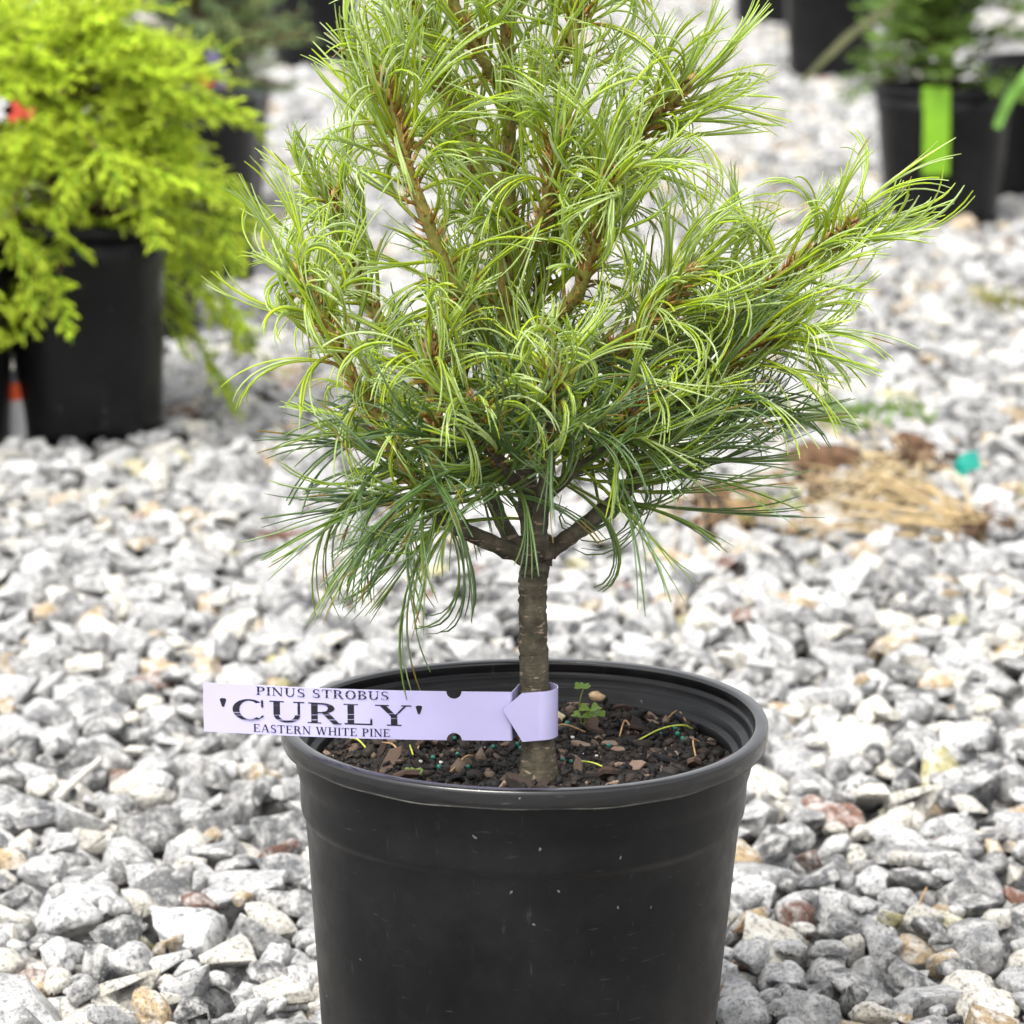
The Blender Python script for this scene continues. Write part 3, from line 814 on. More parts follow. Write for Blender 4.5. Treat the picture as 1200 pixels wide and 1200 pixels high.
def branch(pts, r0, r1, spec, bark, n=34, scales=40, has_bud=True):
    P = catmull(P3(pts), n)
    rad = np.linspace(r0, r1, n) * (1 + .06 * np.sin(np.arange(n) * 1.9))
    V, F = tube(P, rad, 9, 0.05)
    b = set_parent(link('branch', py_mesh('branch', V, F), None, [bark, M_BARK]), pine)
    if pts[0][1] > 600: b.data.polygons.foreach_set('material_index', [1 if i < 0.42 * (n - 1) * 9 else 0 for i in range(len(b.data.polygons))])
    ls = [needles(P, *s_[:3], **s_[3]) for s_ in spec]
    if ls:
        V, F, C = join_parts(ls)
        q = link('needles', np_mesh('needles', V, F, True, fcol=C), None, [M_NEEDLE]); q['kind'] = 'stuff'; q.parent = b
        q.matrix_parent_inverse = Matrix.Translation(pine.location).inverted(); q.matrix_parent_inverse = b.matrix_world.inverted() if False else Matrix.Identity(4)
    if scales:
        V, F, C = bud_scales(P, int(scales * 2.2), spec[0][0] if spec else .3, 0.010)
        o = link('bud_scales', np_mesh('bud_scales', V, F, False, fcol=C), None, [M_SCALE]); o['kind'] = 'stuff'; o.parent = b
    if has_bud:
        V, F, C = bud(P); o = link('bud', np_mesh('bud', V, F, False, fcol=C), None, [M_SCALE]); o.parent = b
    return b
Yk = dict(kind='young'); Ok = dict(kind='old')
def yn(**k): return dict(kind='young', **k)
def on(**k): return dict(kind='old', **k)
Y0 = -.023
# --- woody limbs leaving the whorl
branch([(626, 640, Y0), (620, 600, -.012), (612, 520, .0), (600, 430, .008), (594, 370, .01), (596, 260, .012), (597, 120, .012), (591, -10, .012), (590, -80, .012)],
       .0062, .0030, [(.30, 1, 120, yn(length=.075, ang=(62, 35), curl=1.0)), (.10, .34, 46, on(length=.085, ang=(70, 55), droop=.05))], M_SHOOT, 60, 110)
branch([(632, 650, -.030), (633, 610, -.040), (640, 560, -.052), (647, 500, -.062), (648, 436, -.068)], .0050, .0033,
       [(.66, 1, 40, yn(length=.070, ang=(75, 30), curl=1.5, droop=.35)), (.38, .7, 30, on(length=.082, ang=(68, 52), droop=.05, curl=.8))], M_BARK, 34, 46)
branch([(615, 652, -.026), (575, 636, -.034), (530, 614, -.042), (503, 590, -.046), (470, 540, -.048), (420, 455, -.050), (385, 385, -.050), (358, 332, -.050)], .0050, .0030,
       [(.52, 1, 78, yn(length=.068, ang=(60, 28), curl=1.15)), (.30, .60, 78, on(length=.095, ang=(85, 75), droop=1.15, curl=.7))], M_SHOOT, 50, 80)
branch([(512, 600, -.046), (510, 555, -.054), (512, 500, -.058), (508, 450, -.060), (506, 408, -.060)], .0040, .0028,
       [(.45, 1, 40, yn(length=.068, ang=(70, 30), curl=1.4, droop=.25)), (.0, .5, 54, on(length=.09, ang=(85, 70), droop=1.1, curl=.8, sweep=(-.5, 0, 0)))], M_SHOOT, 30, 44)
branch([(610, 648, -.018), (585, 605, .01), (560, 540, .03), (540, 470, .04), (548, 400, .045), (562, 340, .045)], .0045, .0028,
       [(.55, 1, 44, yn(length=.07, curl=1.1)), (.3, .6, 34, on(length=.085, ang=(75, 60), droop=.1))], M_BARK, 36, 40)
branch([(640, 648, -.022), (690, 612, -.018), (745, 562, -.014), (790, 500, -.012), (845, 430, -.016), (892, 396, -.02)], .0050, .0030,
       [(.60, 1, 56, yn(length=.078, ang=(58, 30), curl=.9, droop=.35, sweep=(.35, 0, 0))), (.24, .66, 96, on(length=.100, ang=(60, 42), droop=.0, curl=.65, sweep=(.6, 0, .1)))], M_SHOOT, 44, 60)
# --- second tier
branch([(790, 500, -.012), (825, 420, .004), (868, 360, .008), (925, 318, .004), (988, 272, .0)], .0042, .0028,
       [(.40, 1, 66, yn(length=.072, ang=(58, 30), curl=.75, sweep=(.25, 0, .05)))], M_SHOOT, 36, 60)
branch([(600, 430, .006), (570, 390, -.01), (537, 342, -.024), (505, 270, -.030), (480, 205, -.032), (464, 150, -.032), (451, 104, -.032)], .0043, .0030,
       [(.25, 1, 92, yn(length=.074, ang=(66, 30), curl=.85))], M_SHOOT, 46, 95)
branch([(598, 400, .008), (640, 380, -.006), (676, 345, -.020), (694, 290, -.026), (708, 240, -.028), (714, 212, -.030)], .0040, .0030,
       [(.28, 1, 72, yn(length=.070, ang=(68, 30), curl=1.25))], M_SHOOT, 36, 70)
branch([(612, 500, .0), (660, 455, -.016), (720, 405, -.026), (765, 368, -.030), (800, 328, -.030)], .0040, .0028,
       [(.35, 1, 62, yn(length=.072, ang=(64, 30), curl=1.1, droop=.15, sweep=(.2, 0, 0)))], M_SHOOT, 34, 56)
branch([(597, 300, .011), (640, 262, .024), (690, 220, .03), (745, 160, .03), (796, 108, .026)], .0038, .0026,
       [(.30, 1, 70, yn(length=.074, ang=(58, 28), curl=.8, sweep=(.2, 0, .1)))], M_SHOOT, 36, 50)
branch([(596, 330, .010), (625, 280, -.008), (645, 225, -.018), (652, 172, -.022)], .0038, .0028,
       [(.25, 1, 56, yn(length=.072, ang=(62, 28), curl=1.05))], M_SHOOT, 30, 56)
branch([(597, 240, .012), (560, 190, .03), (530, 120, .04), (505, 60, .042), (490, 10, .042)], .0036, .0026,
       [(.2, 1, 62, yn(length=.072, ang=(60, 30), curl=.95))], M_SHOOT, 30, 40)
branch([(597, 140, .012), (640, 90, .016), (672, 40, .016), (690, -20, .016)], .0034, .0026,
       [(.2, 1, 52, yn(length=.074, ang=(60, 30), curl=.95))], M_SHOOT, 26, 36)
branch([(597, 120, .012), (560, 60, -.01), (530, 0, -.02), (520, -40, -.02)], .0034, .0026,
       [(.15, 1, 50, yn(length=.072, ang=(60, 30), curl=.95))], M_SHOOT, 26, 36)
branch([(540, 470, .04), (480, 420, .05), (430, 350, .055), (405, 290, .055), (392, 240, .055)], .0036, .0026,
       [(.2, 1, 60, yn(length=.070, ang=(62, 30), curl=1.0))], M_SHOOT, 30, 40)
branch([(612, 520, .0), (650, 470, .03), (700, 430, .045), (760, 400, .05), (820, 372, .05)], .0036, .0026,
       [(.3, 1, 52, yn(length=.072, ang=(62, 32), curl=.95, sweep=(.2, 0, 0))), (.0, .35, 26, on(length=.09, ang=(75, 60), droop=.3))], M_SHOOT, 30, 36)
branch([(600, 420, .008), (622, 370, .03), (640, 320, .04), (660, 270, .042)], .0036, .0026,
       [(.15, 1, 46, yn(length=.072, ang=(65, 30), curl=1.05))], M_SHOOT, 28, 36)
branch([(628, 600, -.02), (600, 560, -.05), (570, 520, -.068), (556, 480, -.072)], .0034, .0026,
       [(.45, 1, 30, yn(length=.072, ang=(75, 35), curl=1.4, droop=.5)), (.25, .6, 30, on(length=.085, ang=(75, 60), droop=.15, sweep=(-.3, 0, 0)))], M_BARK, 26, 30)
branch([(632, 590, -.02), (680, 545, -.03), (726, 505, -.036), (752, 470, -.038)], .0034, .0026,
       [(.5, 1, 28, yn(length=.074, ang=(70, 35), curl=1.2, droop=.4, sweep=(.2, 0, 0))), (.08, .65, 60, on(length=.100, ang=(66, 48), droop=.0, sweep=(.5, 0, .1)))], M_BARK, 26, 30)
branch([(594, 368, .012), (585, 300, .05), (560, 250, .07), (548, 200, .075)], .0034, .0026,
       [(.1, 1, 46, yn(length=.072, ang=(62, 30), curl=1.0))], M_SHOOT, 28, 30)

# ------------------------------------------------------------------ plant tag
def tag_mat():
    m = NT('lilac_tag_plastic'); v = m.coord('Object')
    f = m.noise(v, 30, 3)
    m.base(m.ramp(f, [(0.3, (0.42, 0.39, 0.62)), (0.7, (0.445, 0.42, 0.64))])); m.rough(0.33, 0.45)
    m.bump(m.noise(v, 40, 3), 0.25, 0.0015); return m.m
M_TAG = tag_mat()
def ink_mat():
    m = NT('tag_print'); v = m.pos((1, 1, 1))
    sep = m.n('ShaderNodeSeparateXYZ'); m.l(v, sep.inputs[0])
    # missed print lines running along the tag
    vv = m.pos((4, 4, 900)); n = m.noise(vv, 1.0, 2)
    m.base(m.mix(m.ramp(n, [(0.60, (0, 0, 0)), (0.66, (0.65,) * 3)]), (0.012, 0.012, 0.018), (0.45, 0.42, 0.66))); m.rough(0.5, .3); return m.m
M_INK = ink_mat()
TH = 0.0272                       # strip height
A0 = at(239, 857, -0.060); A1 = at(600, 868, -0.050)      # lower edge, left end and at the trunk
L_flat = float(np.linalg.norm((A1 - A0)[:2]))
c_tr = np.array([np.interp(0.2425, TP[:, 2], TP[:, 0]), np.interp(.2425, TP[:, 2], TP[:, 1])])
lr = 0.0108                       # loop radius
# plan of the strip: flat run, then behind the trunk, round its right side and back across the front to the arrow tip
plan = [A0[:2] + (A1 - A0)[:2] * t for t in np.linspace(0, 1, 90)]
endp = np.array([at(590, 830, -0.0535)[0], -0.0535])
loop_pts = [c_tr + lr * np.array((math.cos(a), math.sin(a))) for a in np.radians(np.linspace(165, -85, 60))]
mid_pts = [plan[-1] * (1 - t) + loop_pts[0] * t for t in (0.35, .7)]
front = [loop_pts[-1] * (1 - t) + endp * t for t in np.linspace(.12, 1, 22)]
plan = np.array(plan + mid_pts + loop_pts + front)
sl = np.concatenate([[0], np.cumsum(np.linalg.norm(np.diff(plan, axis=0), axis=1))])
Ltot = sl[-1]
def tag_pt(s, t, off=0.0):
    x, y = np.interp(s, sl, plan[:, 0]), np.interp(s, sl, plan[:, 1])
    e = 0.0008
    tx, ty = np.interp(s + e, sl, plan[:, 0]) - np.interp(s - e, sl, plan[:, 0]), np.interp(s + e, sl, plan[:, 1]) - np.interp(s - e, sl, plan[:, 1])
    q = math.hypot(tx, ty) + 1e-9; nx, ny = ty / q, -tx / q          # normal towards the camera on the flat run
    zb = np.interp(s, [0, L_flat, L_flat + 0.01, Ltot], [A0[2], A1[2], A1[2] - .0006, A1[2] - .0004])
    bow = 0.0045 * math.sin(math.pi * min(1, s / L_flat)) if s < L_flat else 0
    return (x + nx * (off), y + ny * off - bow, zb + t)
s_notch = L_flat * (532 - 239) / (600 - 239); rn = 0.0041
cols = sorted(set(np.round(np.concatenate([np.linspace(0, Ltot, 190), np.linspace(s_notch - rn, s_notch + rn, 23)]), 6)))
def edge(s):
    lo, hi = 0.0, TH
    if abs(s - s_notch) < rn:
        d = math.sqrt(max(0, rn * rn - (s - s_notch) ** 2)); lo, hi = d, TH - d
    arrow = 0.0105
    if s > Ltot - arrow:
        k = (s - (Ltot - arrow)) / arrow; lo, hi = TH * .66 * k, TH - TH * .30 * k
    return lo, hi
V, F = [], []
for i, s in enumerate(cols):
    lo, hi = edge(s)
    for off in (0.0, -0.00035):
        for t in (lo, hi): V.append(tag_pt(s, t, off))
    if i:
        a, b = (i - 1) * 4, i * 4
        F += [(a, b, b + 1, a + 1), (a + 2, a + 3, b + 3, b + 2), (a + 1, b + 1, b + 3, a + 3), (a, a + 2, b + 2, b)]
F += [(0, 1, 3, 2), (len(V) - 4, len(V) - 2, len(V) - 1, len(V) - 3)]
tg = empty('plant_tag', tuple(A1)); tag(tg, 'pale lilac printed name tag looped round the pine trunk', 'plant tag')
set_parent(link('strip', py_mesh('strip', V, F, False), None, [M_TAG]), tg)

# serif lettering, drawn as thick and thin strokes in a unit cap height
def st(x0, y0, x1, y1, w):       # upright-width stroke
    return [(x0 - w / 2, y0), (x0 + w / 2, y0), (x1 + w / 2, y1), (x1 - w / 2, y1)]
def bar(x0, x1, y, h): return [(x0, y), (x1, y), (x1, y + h), (x0, y + h)]
def serif(x, y, up, w=.34): return bar(x - w / 2, x + w / 2, y if up else y - .055, .055)
def ring(cx, cy, rx, ry, a0, a1, thick, thin, n=20):
    out = []
    A = [math.radians(a0 + (a1 - a0) * i / n) for i in range(n + 1)]
    o = [(cx + rx * math.cos(a), cy + ry * math.sin(a)) for a in A]
    q = [(cx + (rx - thick) * math.cos(a), cy + (ry - thin) * math.sin(a)) for a in A]
    for i in range(n): out.append([q[i], o[i], o[i + 1], q[i + 1]])
    return out
K, k_ = .19, .075
def glyph(ch):
    if ch == 'I': return .40, [st(.2, 0, .2, 1, K), serif(.2, 0, 1, .38), serif(.2, 1, 0, .38)]
    if ch == 'P': return .84, [st(.2, 0, .2, 1, K), serif(.2, 0, 1, .40), bar(.02, .2, .945, .055)] + ring(.42, .73, .38, .27, -90, 90, K, k_) + [bar(.2, .43, .93, .07), bar(.2, .43, .46, .07)]
    if ch == 'B': return .88, [st(.2, 0, .2, 1, K)] + ring(.42, .755, .34, .245, -90, 90, K * .9, k_) + ring(.44, .26, .40, .26, -90, 90, K, k_) + [bar(.02, .43, .93, .07), bar(.2, .45, .48, .06), bar(.02, .45, 0, .07)]
    if ch == 'R': return .98, [st(.2, 0, .2, 1, K), serif(.2, 0, 1, .40), bar(.02, .2, .945, .055)] + ring(.42, .75, .36, .25, -90, 90, K, k_) + [bar(.2, .43, .93, .07), bar(.2, .45, .50, .06), st(.52, .52, .84, 0, K * 1.05), bar(.74, .98, 0, .05)]
    if ch == 'N': return 1.06, [st(.18, 0, .18, 1, k_), st(.16, 1, .88, 0, K * 1.1), st(.88, 0, .88, 1, k_), serif(.18, 0, 1, .32), serif(.88, 1, 0, .32), bar(0, .2, .945, .055)]
    if ch == 'U': return 1.04, [st(.22, .34, .22, 1, K), st(.86, .34, .86, 1, k_), serif(.22, 1, 0, .42), serif(.86, 1, 0, .32)] + ring(.51, .36, .385, .38, 180, 360, .15, .10)
    if ch == 'S': return .78, ring(.38, .74, .30, .27, 40, 230, .15, k_, 16) + ring(.40, .27, .32, .28, -140, 60, .16, k_, 16) + [[(.16, .62), (.28, .50), (.62, .36), (.56, .56)], bar(.60, .65, .74, .24), bar(.08, .13, .02, .26)]
    if ch == 'T': return .94, [st(.47, 0, .47, 1, K), serif(.47, 0, 1, .42), bar(.03, .91, .925, .075), bar(.03, .08, .70, .25), bar(.86, .91, .70, .25)]
    if ch == 'O': return 1.06, ring(.53, .5, .48, .52, 0, 360, .20, k_, 30)
    if ch == 'C': return 1.04, ring(.54, .5, .49, .52, 48, 312, .20, k_, 26) + [bar(.88, .94, .66, .34), [(.86, .12), (.96, .22), (.93, .30), (.84, .16)]]
    if ch == 'L': return .86, [st(.2, 0, .2, 1, K), serif(.2, 1, 0, .42), bar(.02, .80, 0, .07), bar(.76, .82, 0, .32)]
    if ch == 'Y': return 1.02, [st(.52, 0, .52, .46, K), st(.52, .44, .17, 1, K), st(.53, .44, .87, 1, k_), serif(.52, 0, 1, .42), serif(.17, 1, 0, .40), serif(.87, 1, 0, .30)]
    if ch == 'E': return .86, [st(.2, 0, .2, 1, K), bar(.02, .78, .93, .07), bar(.2, .60, .475, .065), bar(.02, .80, 0, .07), bar(.73, .78, .74, .2), bar(.76, .82, .05, .22), bar(.56, .60, .38, .25)]
    if ch == 'A': return 1.04, [st(.14, 0, .50, 1, k_), st(.88, 0, .53, 1, K), bar(.26, .74, .30, .065), serif(.14, 0, 1, .28), serif(.88, 0, 1, .38)]
    if ch == 'W': return 1.42, [st(.14, 1, .42, 0, K), st(.42, 0, .70, 1, k_), st(.70, 1, .98, 0, K), st(.98, 0, 1.26, 1, k_), serif(.14, 1, 0, .34), serif(.70, 1, 0, .30), serif(1.26, 1, 0, .28)]
    if ch == 'H': return 1.06, [st(.2, 0, .2, 1, K), st(.86, 0, .86, 1, K), bar(.2, .86, .47, .07), serif(.2, 0, 1, .40), serif(.2, 1, 0, .40), serif(.86, 0, 1, .40), serif(.86, 1, 0, .40)]
    if ch == "'": return .30, [[(.12, .58), (.18, .58), (.25, .94), (.05, .94)], [(.05, .94), (.25, .94), (.20, 1.0), (.10, 1.0)]]
    return .42, []
def letters(text, px0, px1, base_px, cap_px, gap=.10):
    """one object per letter, set between two photo columns on the strip"""
    sc = 0.173 / 361.0           # metres per photo pixel on the strip, refined below
    sc = L_flat / (600 - 239); vs = TH / 55.5
    ws = [glyph(c)[0] for c in text]; tot = sum(ws) + gap * (len(text) - 1)
    xs = (px1 - px0) * sc / tot; x = (px0 - 239) * sc; ys = cap_px * vs; y0 = base_px * vs
    for c, wd in zip(text, ws):
        polys = glyph(c)[1]
        if polys:
            V, F = [], []
            for zi, p in enumerate(polys):
                b = len(V)
                for (u, w_) in p: V.append(tag_pt(x + u * xs, y0 + w_ * ys, 0.00012 + 0.000012 * zi))
                F.append(tuple(range(b, b + len(p))))
            set_parent(link('letter', py_mesh('letter', V, F, False), None, [M_INK]), tg)
        x += (wd + gap) * xs
letters('PINUS STROBUS', 301, 456, 44.5, 9.6)
letters("'CURLY'", 256, 497, 15.5, 23.5, .07)
letters('EASTERN WHITE PINE', 297, 457, 2.6, 9.0)

# ------------------------------------------------------------------ conifers behind
def frond(o, d, nrm, L, droop, nside, cA, cB, out, thick=0.0011):
    """flat branching spray: axis, alternate side shoots, small scale-leaf shoots"""
    d = d / np.linalg.norm(d); p = o.copy(); seg = L / nside
    for i in range(nside):
        u = i / nside
        d = d + np.array((0, 0, -droop / nside)); d /= np.linalg.norm(d)
        s = np.cross(d, nrm); s /= np.linalg.norm(s)
        q = p + d * seg; out.append((p, q + d * seg * .3, thick * 1.4, cA, cA))
        for sg in (-1, 1):
            l2 = L * .46 * (1 - .6 * u) * rng.uniform(.45, 1.25)
            e = d * .75 + s * sg * rng.uniform(.35, 1.0) + nrm * rng.normal(0, .25); e /= np.linalg.norm(e)
            pp = p + d * seg * rng.uniform(0, .8); m_ = 3
            for jx in range(m_):
                e2 = e + np.array((0, 0, -droop * .3 * jx / m_)); q2 = pp + e2 * l2 / m_
                f = jx / m_; c1 = cA * (1 - f) + cB * f
                out.append((pp, q2 + e2 * l2 * .1, thick * 1.25, c1, cB))
                for s2 in (-1, 1):
                    g = e2 * .8 + s * s2 * .55 + d * .2 + nrm * rng.normal(0, .2); g /= np.linalg.norm(g)
                    out.append((pp, pp + g * l2 * .33 * rng.uniform(.6, 1.2), thick, c1, cB))
                pp = q2
        p = q
def elems_mesh(name, out):
    P0 = np.array([e[0] for e in out]); P1 = np.array([e[1] for e in out]); r = np.array([e[2] for e in out])
    V, F, C = spindles(P0, P1, r, np.array([e[3] for e in out]), np.array([e[4] for e in out]))
    return np_mesh(name, V, F, True, fcol=C)
def unit(az, el): return np.array((math.cos(az) * math.cos(el), math.sin(az) * math.cos(el), math.sin(el)))
M_TWIG = plain('conifer_twig', (0.11, 0.065, 0.035), .75, .25, .4, 120)
def bush(name, label, cat, key, nb, spread, hgt, el_rng, c_in, c_out, flen, droop, thick, base_drop=0.0, nside=7, group=None, lean=(0, 0), js=(3, 4, 5, 6, 6)):
    x, y = POT_AT[key]; h = POT_DEF[key][4] - 0.03
    t = empty(name, (x, y, h)); tag(t, label, cat, group)
    base = np.array((x, y, h)); out = []; tw = Acc()
    top = base + np.array((lean[0], lean[1], hgt * .8))
    P = catmull([base - np.array((0, 0, .02)), base + (top - base) * .5 + np.array((.008, .004, 0)), top], 14)
    V, F = tube(P, np.linspace(.009, .003, 14), 8, .06)
    set_parent(link('trunk', py_mesh('trunk', V, F), None, [M_BARK]), t)
    for i in range(nb):
        u = rng.random() ** .8; st_ = base + (top - base) * u * .95
        az = rng.uniform(0, 6.28); el = R(el_rng[0] + (el_rng[1] - el_rng[0]) * u + rng.normal(0, 10))
        L = spread * (1 - .62 * u ** 1.5) * rng.uniform(.55, 1.05)
        d = unit(az, el); e = st_ + d * L; e[2] -= base_drop * (1 - u) * rng.uniform(0, 1)
        m_ = (st_ + e) / 2 + np.array((0, 0, L * .16))
        B = catmull([st_, m_, e], 7); V, F = tube(B, np.linspace(.003, .0012, 7), 5); tw.add(V, F)
        for j in js:
            dd = (B[min(j + 1, 6)] - B[j - 1]); dd /= np.linalg.norm(dd)
            az2 = rng.normal(0, .65); ca, sa = math.cos(az2), math.sin(az2)
            dd = np.array((dd[0] * ca - dd[1] * sa, dd[0] * sa + dd[1] * ca, dd[2] + rng.normal(0, .2))); dd /= np.linalg.norm(dd)
            n_ = np.array((0, 0, 1.)) + rng.normal(0, .35, 3); n_ -= dd * np.dot(n_, dd); n_ /= np.linalg.norm(n_)
            k = rng.uniform(.75, 1.25)
            frond(B[j], dd, n_, flen * rng.uniform(.7, 1.15), droop * rng.uniform(.4, 1.3), nside, c_in * k, c_out * k * rng.uniform(.85, 1.15), out, thick)
    o = set_parent(link('branches', tw.mesh('branches'), None, [M_TWIG]), t); o['kind'] = 'stuff'
    o = set_parent(link('crown', elems_mesh('crown', out), None, [M_LEAF]), t)
    return t
rng = np.random.default_rng(33)
bush('golden_cypress', 'golden yellow false cypress shrub spilling over its black pot', 'shrub', 'golden', 110, .255, .27, (-10, 42),
     np.array((.28, .48, .022)), np.array((.64, .77, .05)), .100, .45, .0015, base_drop=.075, nside=6, lean=(-.06, 0), js=(2, 3, 4, 5, 6, 6))
rng = np.random.default_rng(34)
bush('juniper', 'dark green juniper shrub above the lime green strip tag', 'shrub', 'green', 96, .195, .36, (4, 66),
     np.array((.08, .15, .022)), np.array((.16, .27, .04)), .075, .05, .0022, base_drop=.0, nside=5, js=(1, 2, 3, 4, 5, 6))
bush('arborvitae', 'dark green arborvitae behind the hanging green leaf blade', 'shrub', 'corner', 40, .21, .40, (20, 70),
     np.array((.03, .075, .02)), np.array((.06, .125, .035)), .085, .3, .0022, base_drop=.02, nside=5)
bush('blue_juniper', 'grey green shrub drooping behind the dry grass blade', 'shrub', 'back_a', 26, .22, .30, (0, 50),
     np.array((.05, .11, .05)), np.array((.10, .19, .10)), .09, .5, .0024, base_drop=.04, nside=5)
bush('green_cypress', 'mid green shrub standing behind the dark juniper', 'shrub', 'back_c', 30, .22, .34, (10, 60),
     np.array((.04, .10, .025)), np.array((.085, .17, .04)), .09, .4, .0024, base_drop=.02, nside=5)

def spruce(key, label):
    x, y = POT_AT[key]; h = POT_DEF[key][4] - .03; base = np.array((x, y, h))
    t = empty('spruce', base); tag(t, label, 'shrub')
    top = base + np.array((.01, 0, .42)); P = catmull([base - np.array((0, 0, .02)), (base + top) / 2, top], 12)
    V, F = tube(P, np.linspace(.010, .004, 12), 8, .06); set_parent(link('trunk', py_mesh('trunk', V, F), None, [M_BARK]), t)
    out = []; tw = Acc()
    for i in range(230):
        u = rng.random() ** 1.5; st_ = base + (top - base) * (u * .9 + .06); az = rng.uniform(0, 6.28)
        L = .23 * (1 - .5 * u) * rng.uniform(.5, 1.0); d = unit(az, R(rng.uniform(-5, 35)))
        B = catmull([st_, st_ + d * L * .5 + np.array((0, 0, .01)), st_ + d * L], 6); V, F = tube(B, np.linspace(.003, .0016, 6), 5); tw.add(V, F)
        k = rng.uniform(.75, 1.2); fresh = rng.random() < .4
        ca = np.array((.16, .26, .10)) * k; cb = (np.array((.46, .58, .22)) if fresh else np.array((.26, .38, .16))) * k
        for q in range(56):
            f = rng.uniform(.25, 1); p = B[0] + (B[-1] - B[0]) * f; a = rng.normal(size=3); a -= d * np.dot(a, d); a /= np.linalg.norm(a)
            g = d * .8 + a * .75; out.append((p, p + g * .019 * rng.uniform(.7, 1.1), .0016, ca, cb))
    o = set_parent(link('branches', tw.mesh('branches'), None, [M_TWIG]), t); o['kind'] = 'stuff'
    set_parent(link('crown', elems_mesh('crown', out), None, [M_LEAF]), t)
spruce('spruce', 'blue green spruce with stubby pale shoots behind the golden cypress')

# ------------------------------------------------------------------ tags, blades and litter on the gravel
def slab(name, P, wdir, half, thick, mats, parent=None):
    """thin ribbon of real thickness following P"""
    P = np.asarray(P, float); wdir = np.asarray(wdir, float); V, F = [], []
    half = np.broadcast_to(half, (len(P),))
    T = np.gradient(P, axis=0)
    for i, p in enumerate(P):
        t = T[i] / np.linalg.norm(T[i]); w_ = wdir - t * np.dot(wdir, t); w_ /= np.linalg.norm(w_); n_ = np.cross(t, w_)
        V += [p - w_ * half[i] + n_ * thick / 2, p + w_ * half[i] + n_ * thick / 2, p + w_ * half[i] - n_ * thick / 2, p - w_ * half[i] - n_ * thick / 2]
        if i:
            a, b = (i - 1) * 4, i * 4
            F += [(a + j, a + (j + 1) % 4, b + (j + 1) % 4, b + j) for j in range(4)]
    F += [(3, 2, 1, 0), tuple(len(V) - 4 + j for j in range(4))]
    return link(name, py_mesh(name, V, F, False), parent, mats)
m_lime = plain('lime_tag', (0.17, 0.36, 0.015), .45, .4, .06, 40, .02)
gx, gy = POT_AT['green']; rt, hh = POT_DEF['green'][3], POT_DEF['green'][4]
yf = gy - rt - 0.003
x0 = at(1098, 105, yf)[0]
zt = at(1098, 101, yf)[2]; zb_ = at(1098, 205, yf)[2]
P = [(x0 - .002, yf + .016, hh - .03), (x0 - .002, yf + .010, hh + .0035), (x0 - .001, yf + .001, hh + .0035), (x0, yf - .003, hh - .008), (x0 + .001, yf - .003, (hh + zb_) / 2), (x0 + .002, yf + .004, zb_)]
o = slab('strip_tag', catmull(P, 26), (1, 0, 0), .0225, .0006, [m_lime])
tag(o, 'bright lime green strip tag hanging over a black pot rim', 'plant tag')
m_blade = plain('dry_blade', (0.20, 0.21, 0.10), .6, .3, .2, 40); m_gbl = plain('green_blade', (0.12, 0.26, 0.04), .5, .35, .2, 40)
yb_ = POT_AT['green'][1] - .16
P = catmull([at(1062, -22, yb_), at(1046, 6, yb_ - .02), at(1005, 34, yb_ - .04), at(970, 66, yb_ - .05), at(940, 97, yb_ - .06)], 20)
o = slab('grass_blade', P, (.5, 0, .8), np.linspace(.009, .006, 20), .0006, [m_blade]); tag(o, 'arching dry olive grass blade leaning out beside the dark juniper', 'grass blade')
ycb = POT_AT['green'][1] - .16
P = catmull([at(1225, 62, ycb + .02), at(1205, 90, ycb), at(1185, 112, ycb), at(1168, 150, ycb)], 16)
o = slab('grass_blade', P, (.9, 0, .3), np.linspace(.013, .007, 16), .0006, [m_gbl]); tag(o, 'green leaf blade hanging over a black pot', 'grass blade')

m_white = plain('white_label', (0.42, 0.42, 0.42), .5, .3, .08, 40, .02); m_orange = plain('orange_band', (0.62, 0.075, 0.012), .45, .4, .05, 40, .02)
m_red = plain('red_label', (0.42, 0.045, 0.025), .45, .4, .08, 40, .02); m_lil = plain('violet_label', (0.11, 0.10, 0.17), .45, .4, .08, 40, .02)
stp = gp(20, 526, 0.0)
t = empty('plant_stake', stp); tag(t, 'small white plant stake with an orange band between two black pots', 'plant stake')
def stake_piece(nm, y0, y1, mat, w_):
    Pp = [at(10 + (y_ - 450) * .22, y_, stp[1]) for y_ in np.linspace(y0, y1, 6)]
    set_parent(slab(nm, Pp, (1, 0, 0), w_, .0012, [mat]), t)
stake_piece('grey_top', 434, 450.5, plain('grey_label', (.10, .10, .11), .5, .3, .1, 40), .0105)
stake_piece('orange_band', 450.5, 470, m_orange, .0115); stake_piece('white_stem', 470, 520, m_white, .0112)
# hang tags in the golden cypress and spruce
gY = POT_AT['golden'][1]
t = empty('hang_tag', at(18, 132, gY - .22)); tag(t, 'small red and white hang tag in the golden cypress foliage', 'plant tag')
set_parent(slab('white_end', [at(-6, 122, gY - .22), at(2, 128, gY - .22), at(8, 136, gY - .22)], (0.5, 0, .8), .010, .0006, [m_white]), t)
set_parent(slab('red_end', [at(8, 136, gY - .22), at(18, 130, gY - .22), at(24, 124, gY - .22)], (0.3, 0, .9), .009, .0006, [m_red]), t)
set_parent(slab('red_flap', [at(29, 132, gY - .22), at(34, 133, gY - .22), at(40, 134, gY - .22)], (0.1, 0, .9), .006, .0006, [m_red]), t)
sY = POT_AT['spruce'][1] - .20
t = empty('hang_tag', at(255, 95, sY)); tag(t, 'violet hang tag with red ends below the spruce', 'plant tag')
set_parent(slab('violet_strip', [at(246, 58, sY), at(255, 80, sY), at(262, 102, sY)], (1, 0, .2), .010, .0006, [m_lil]), t)
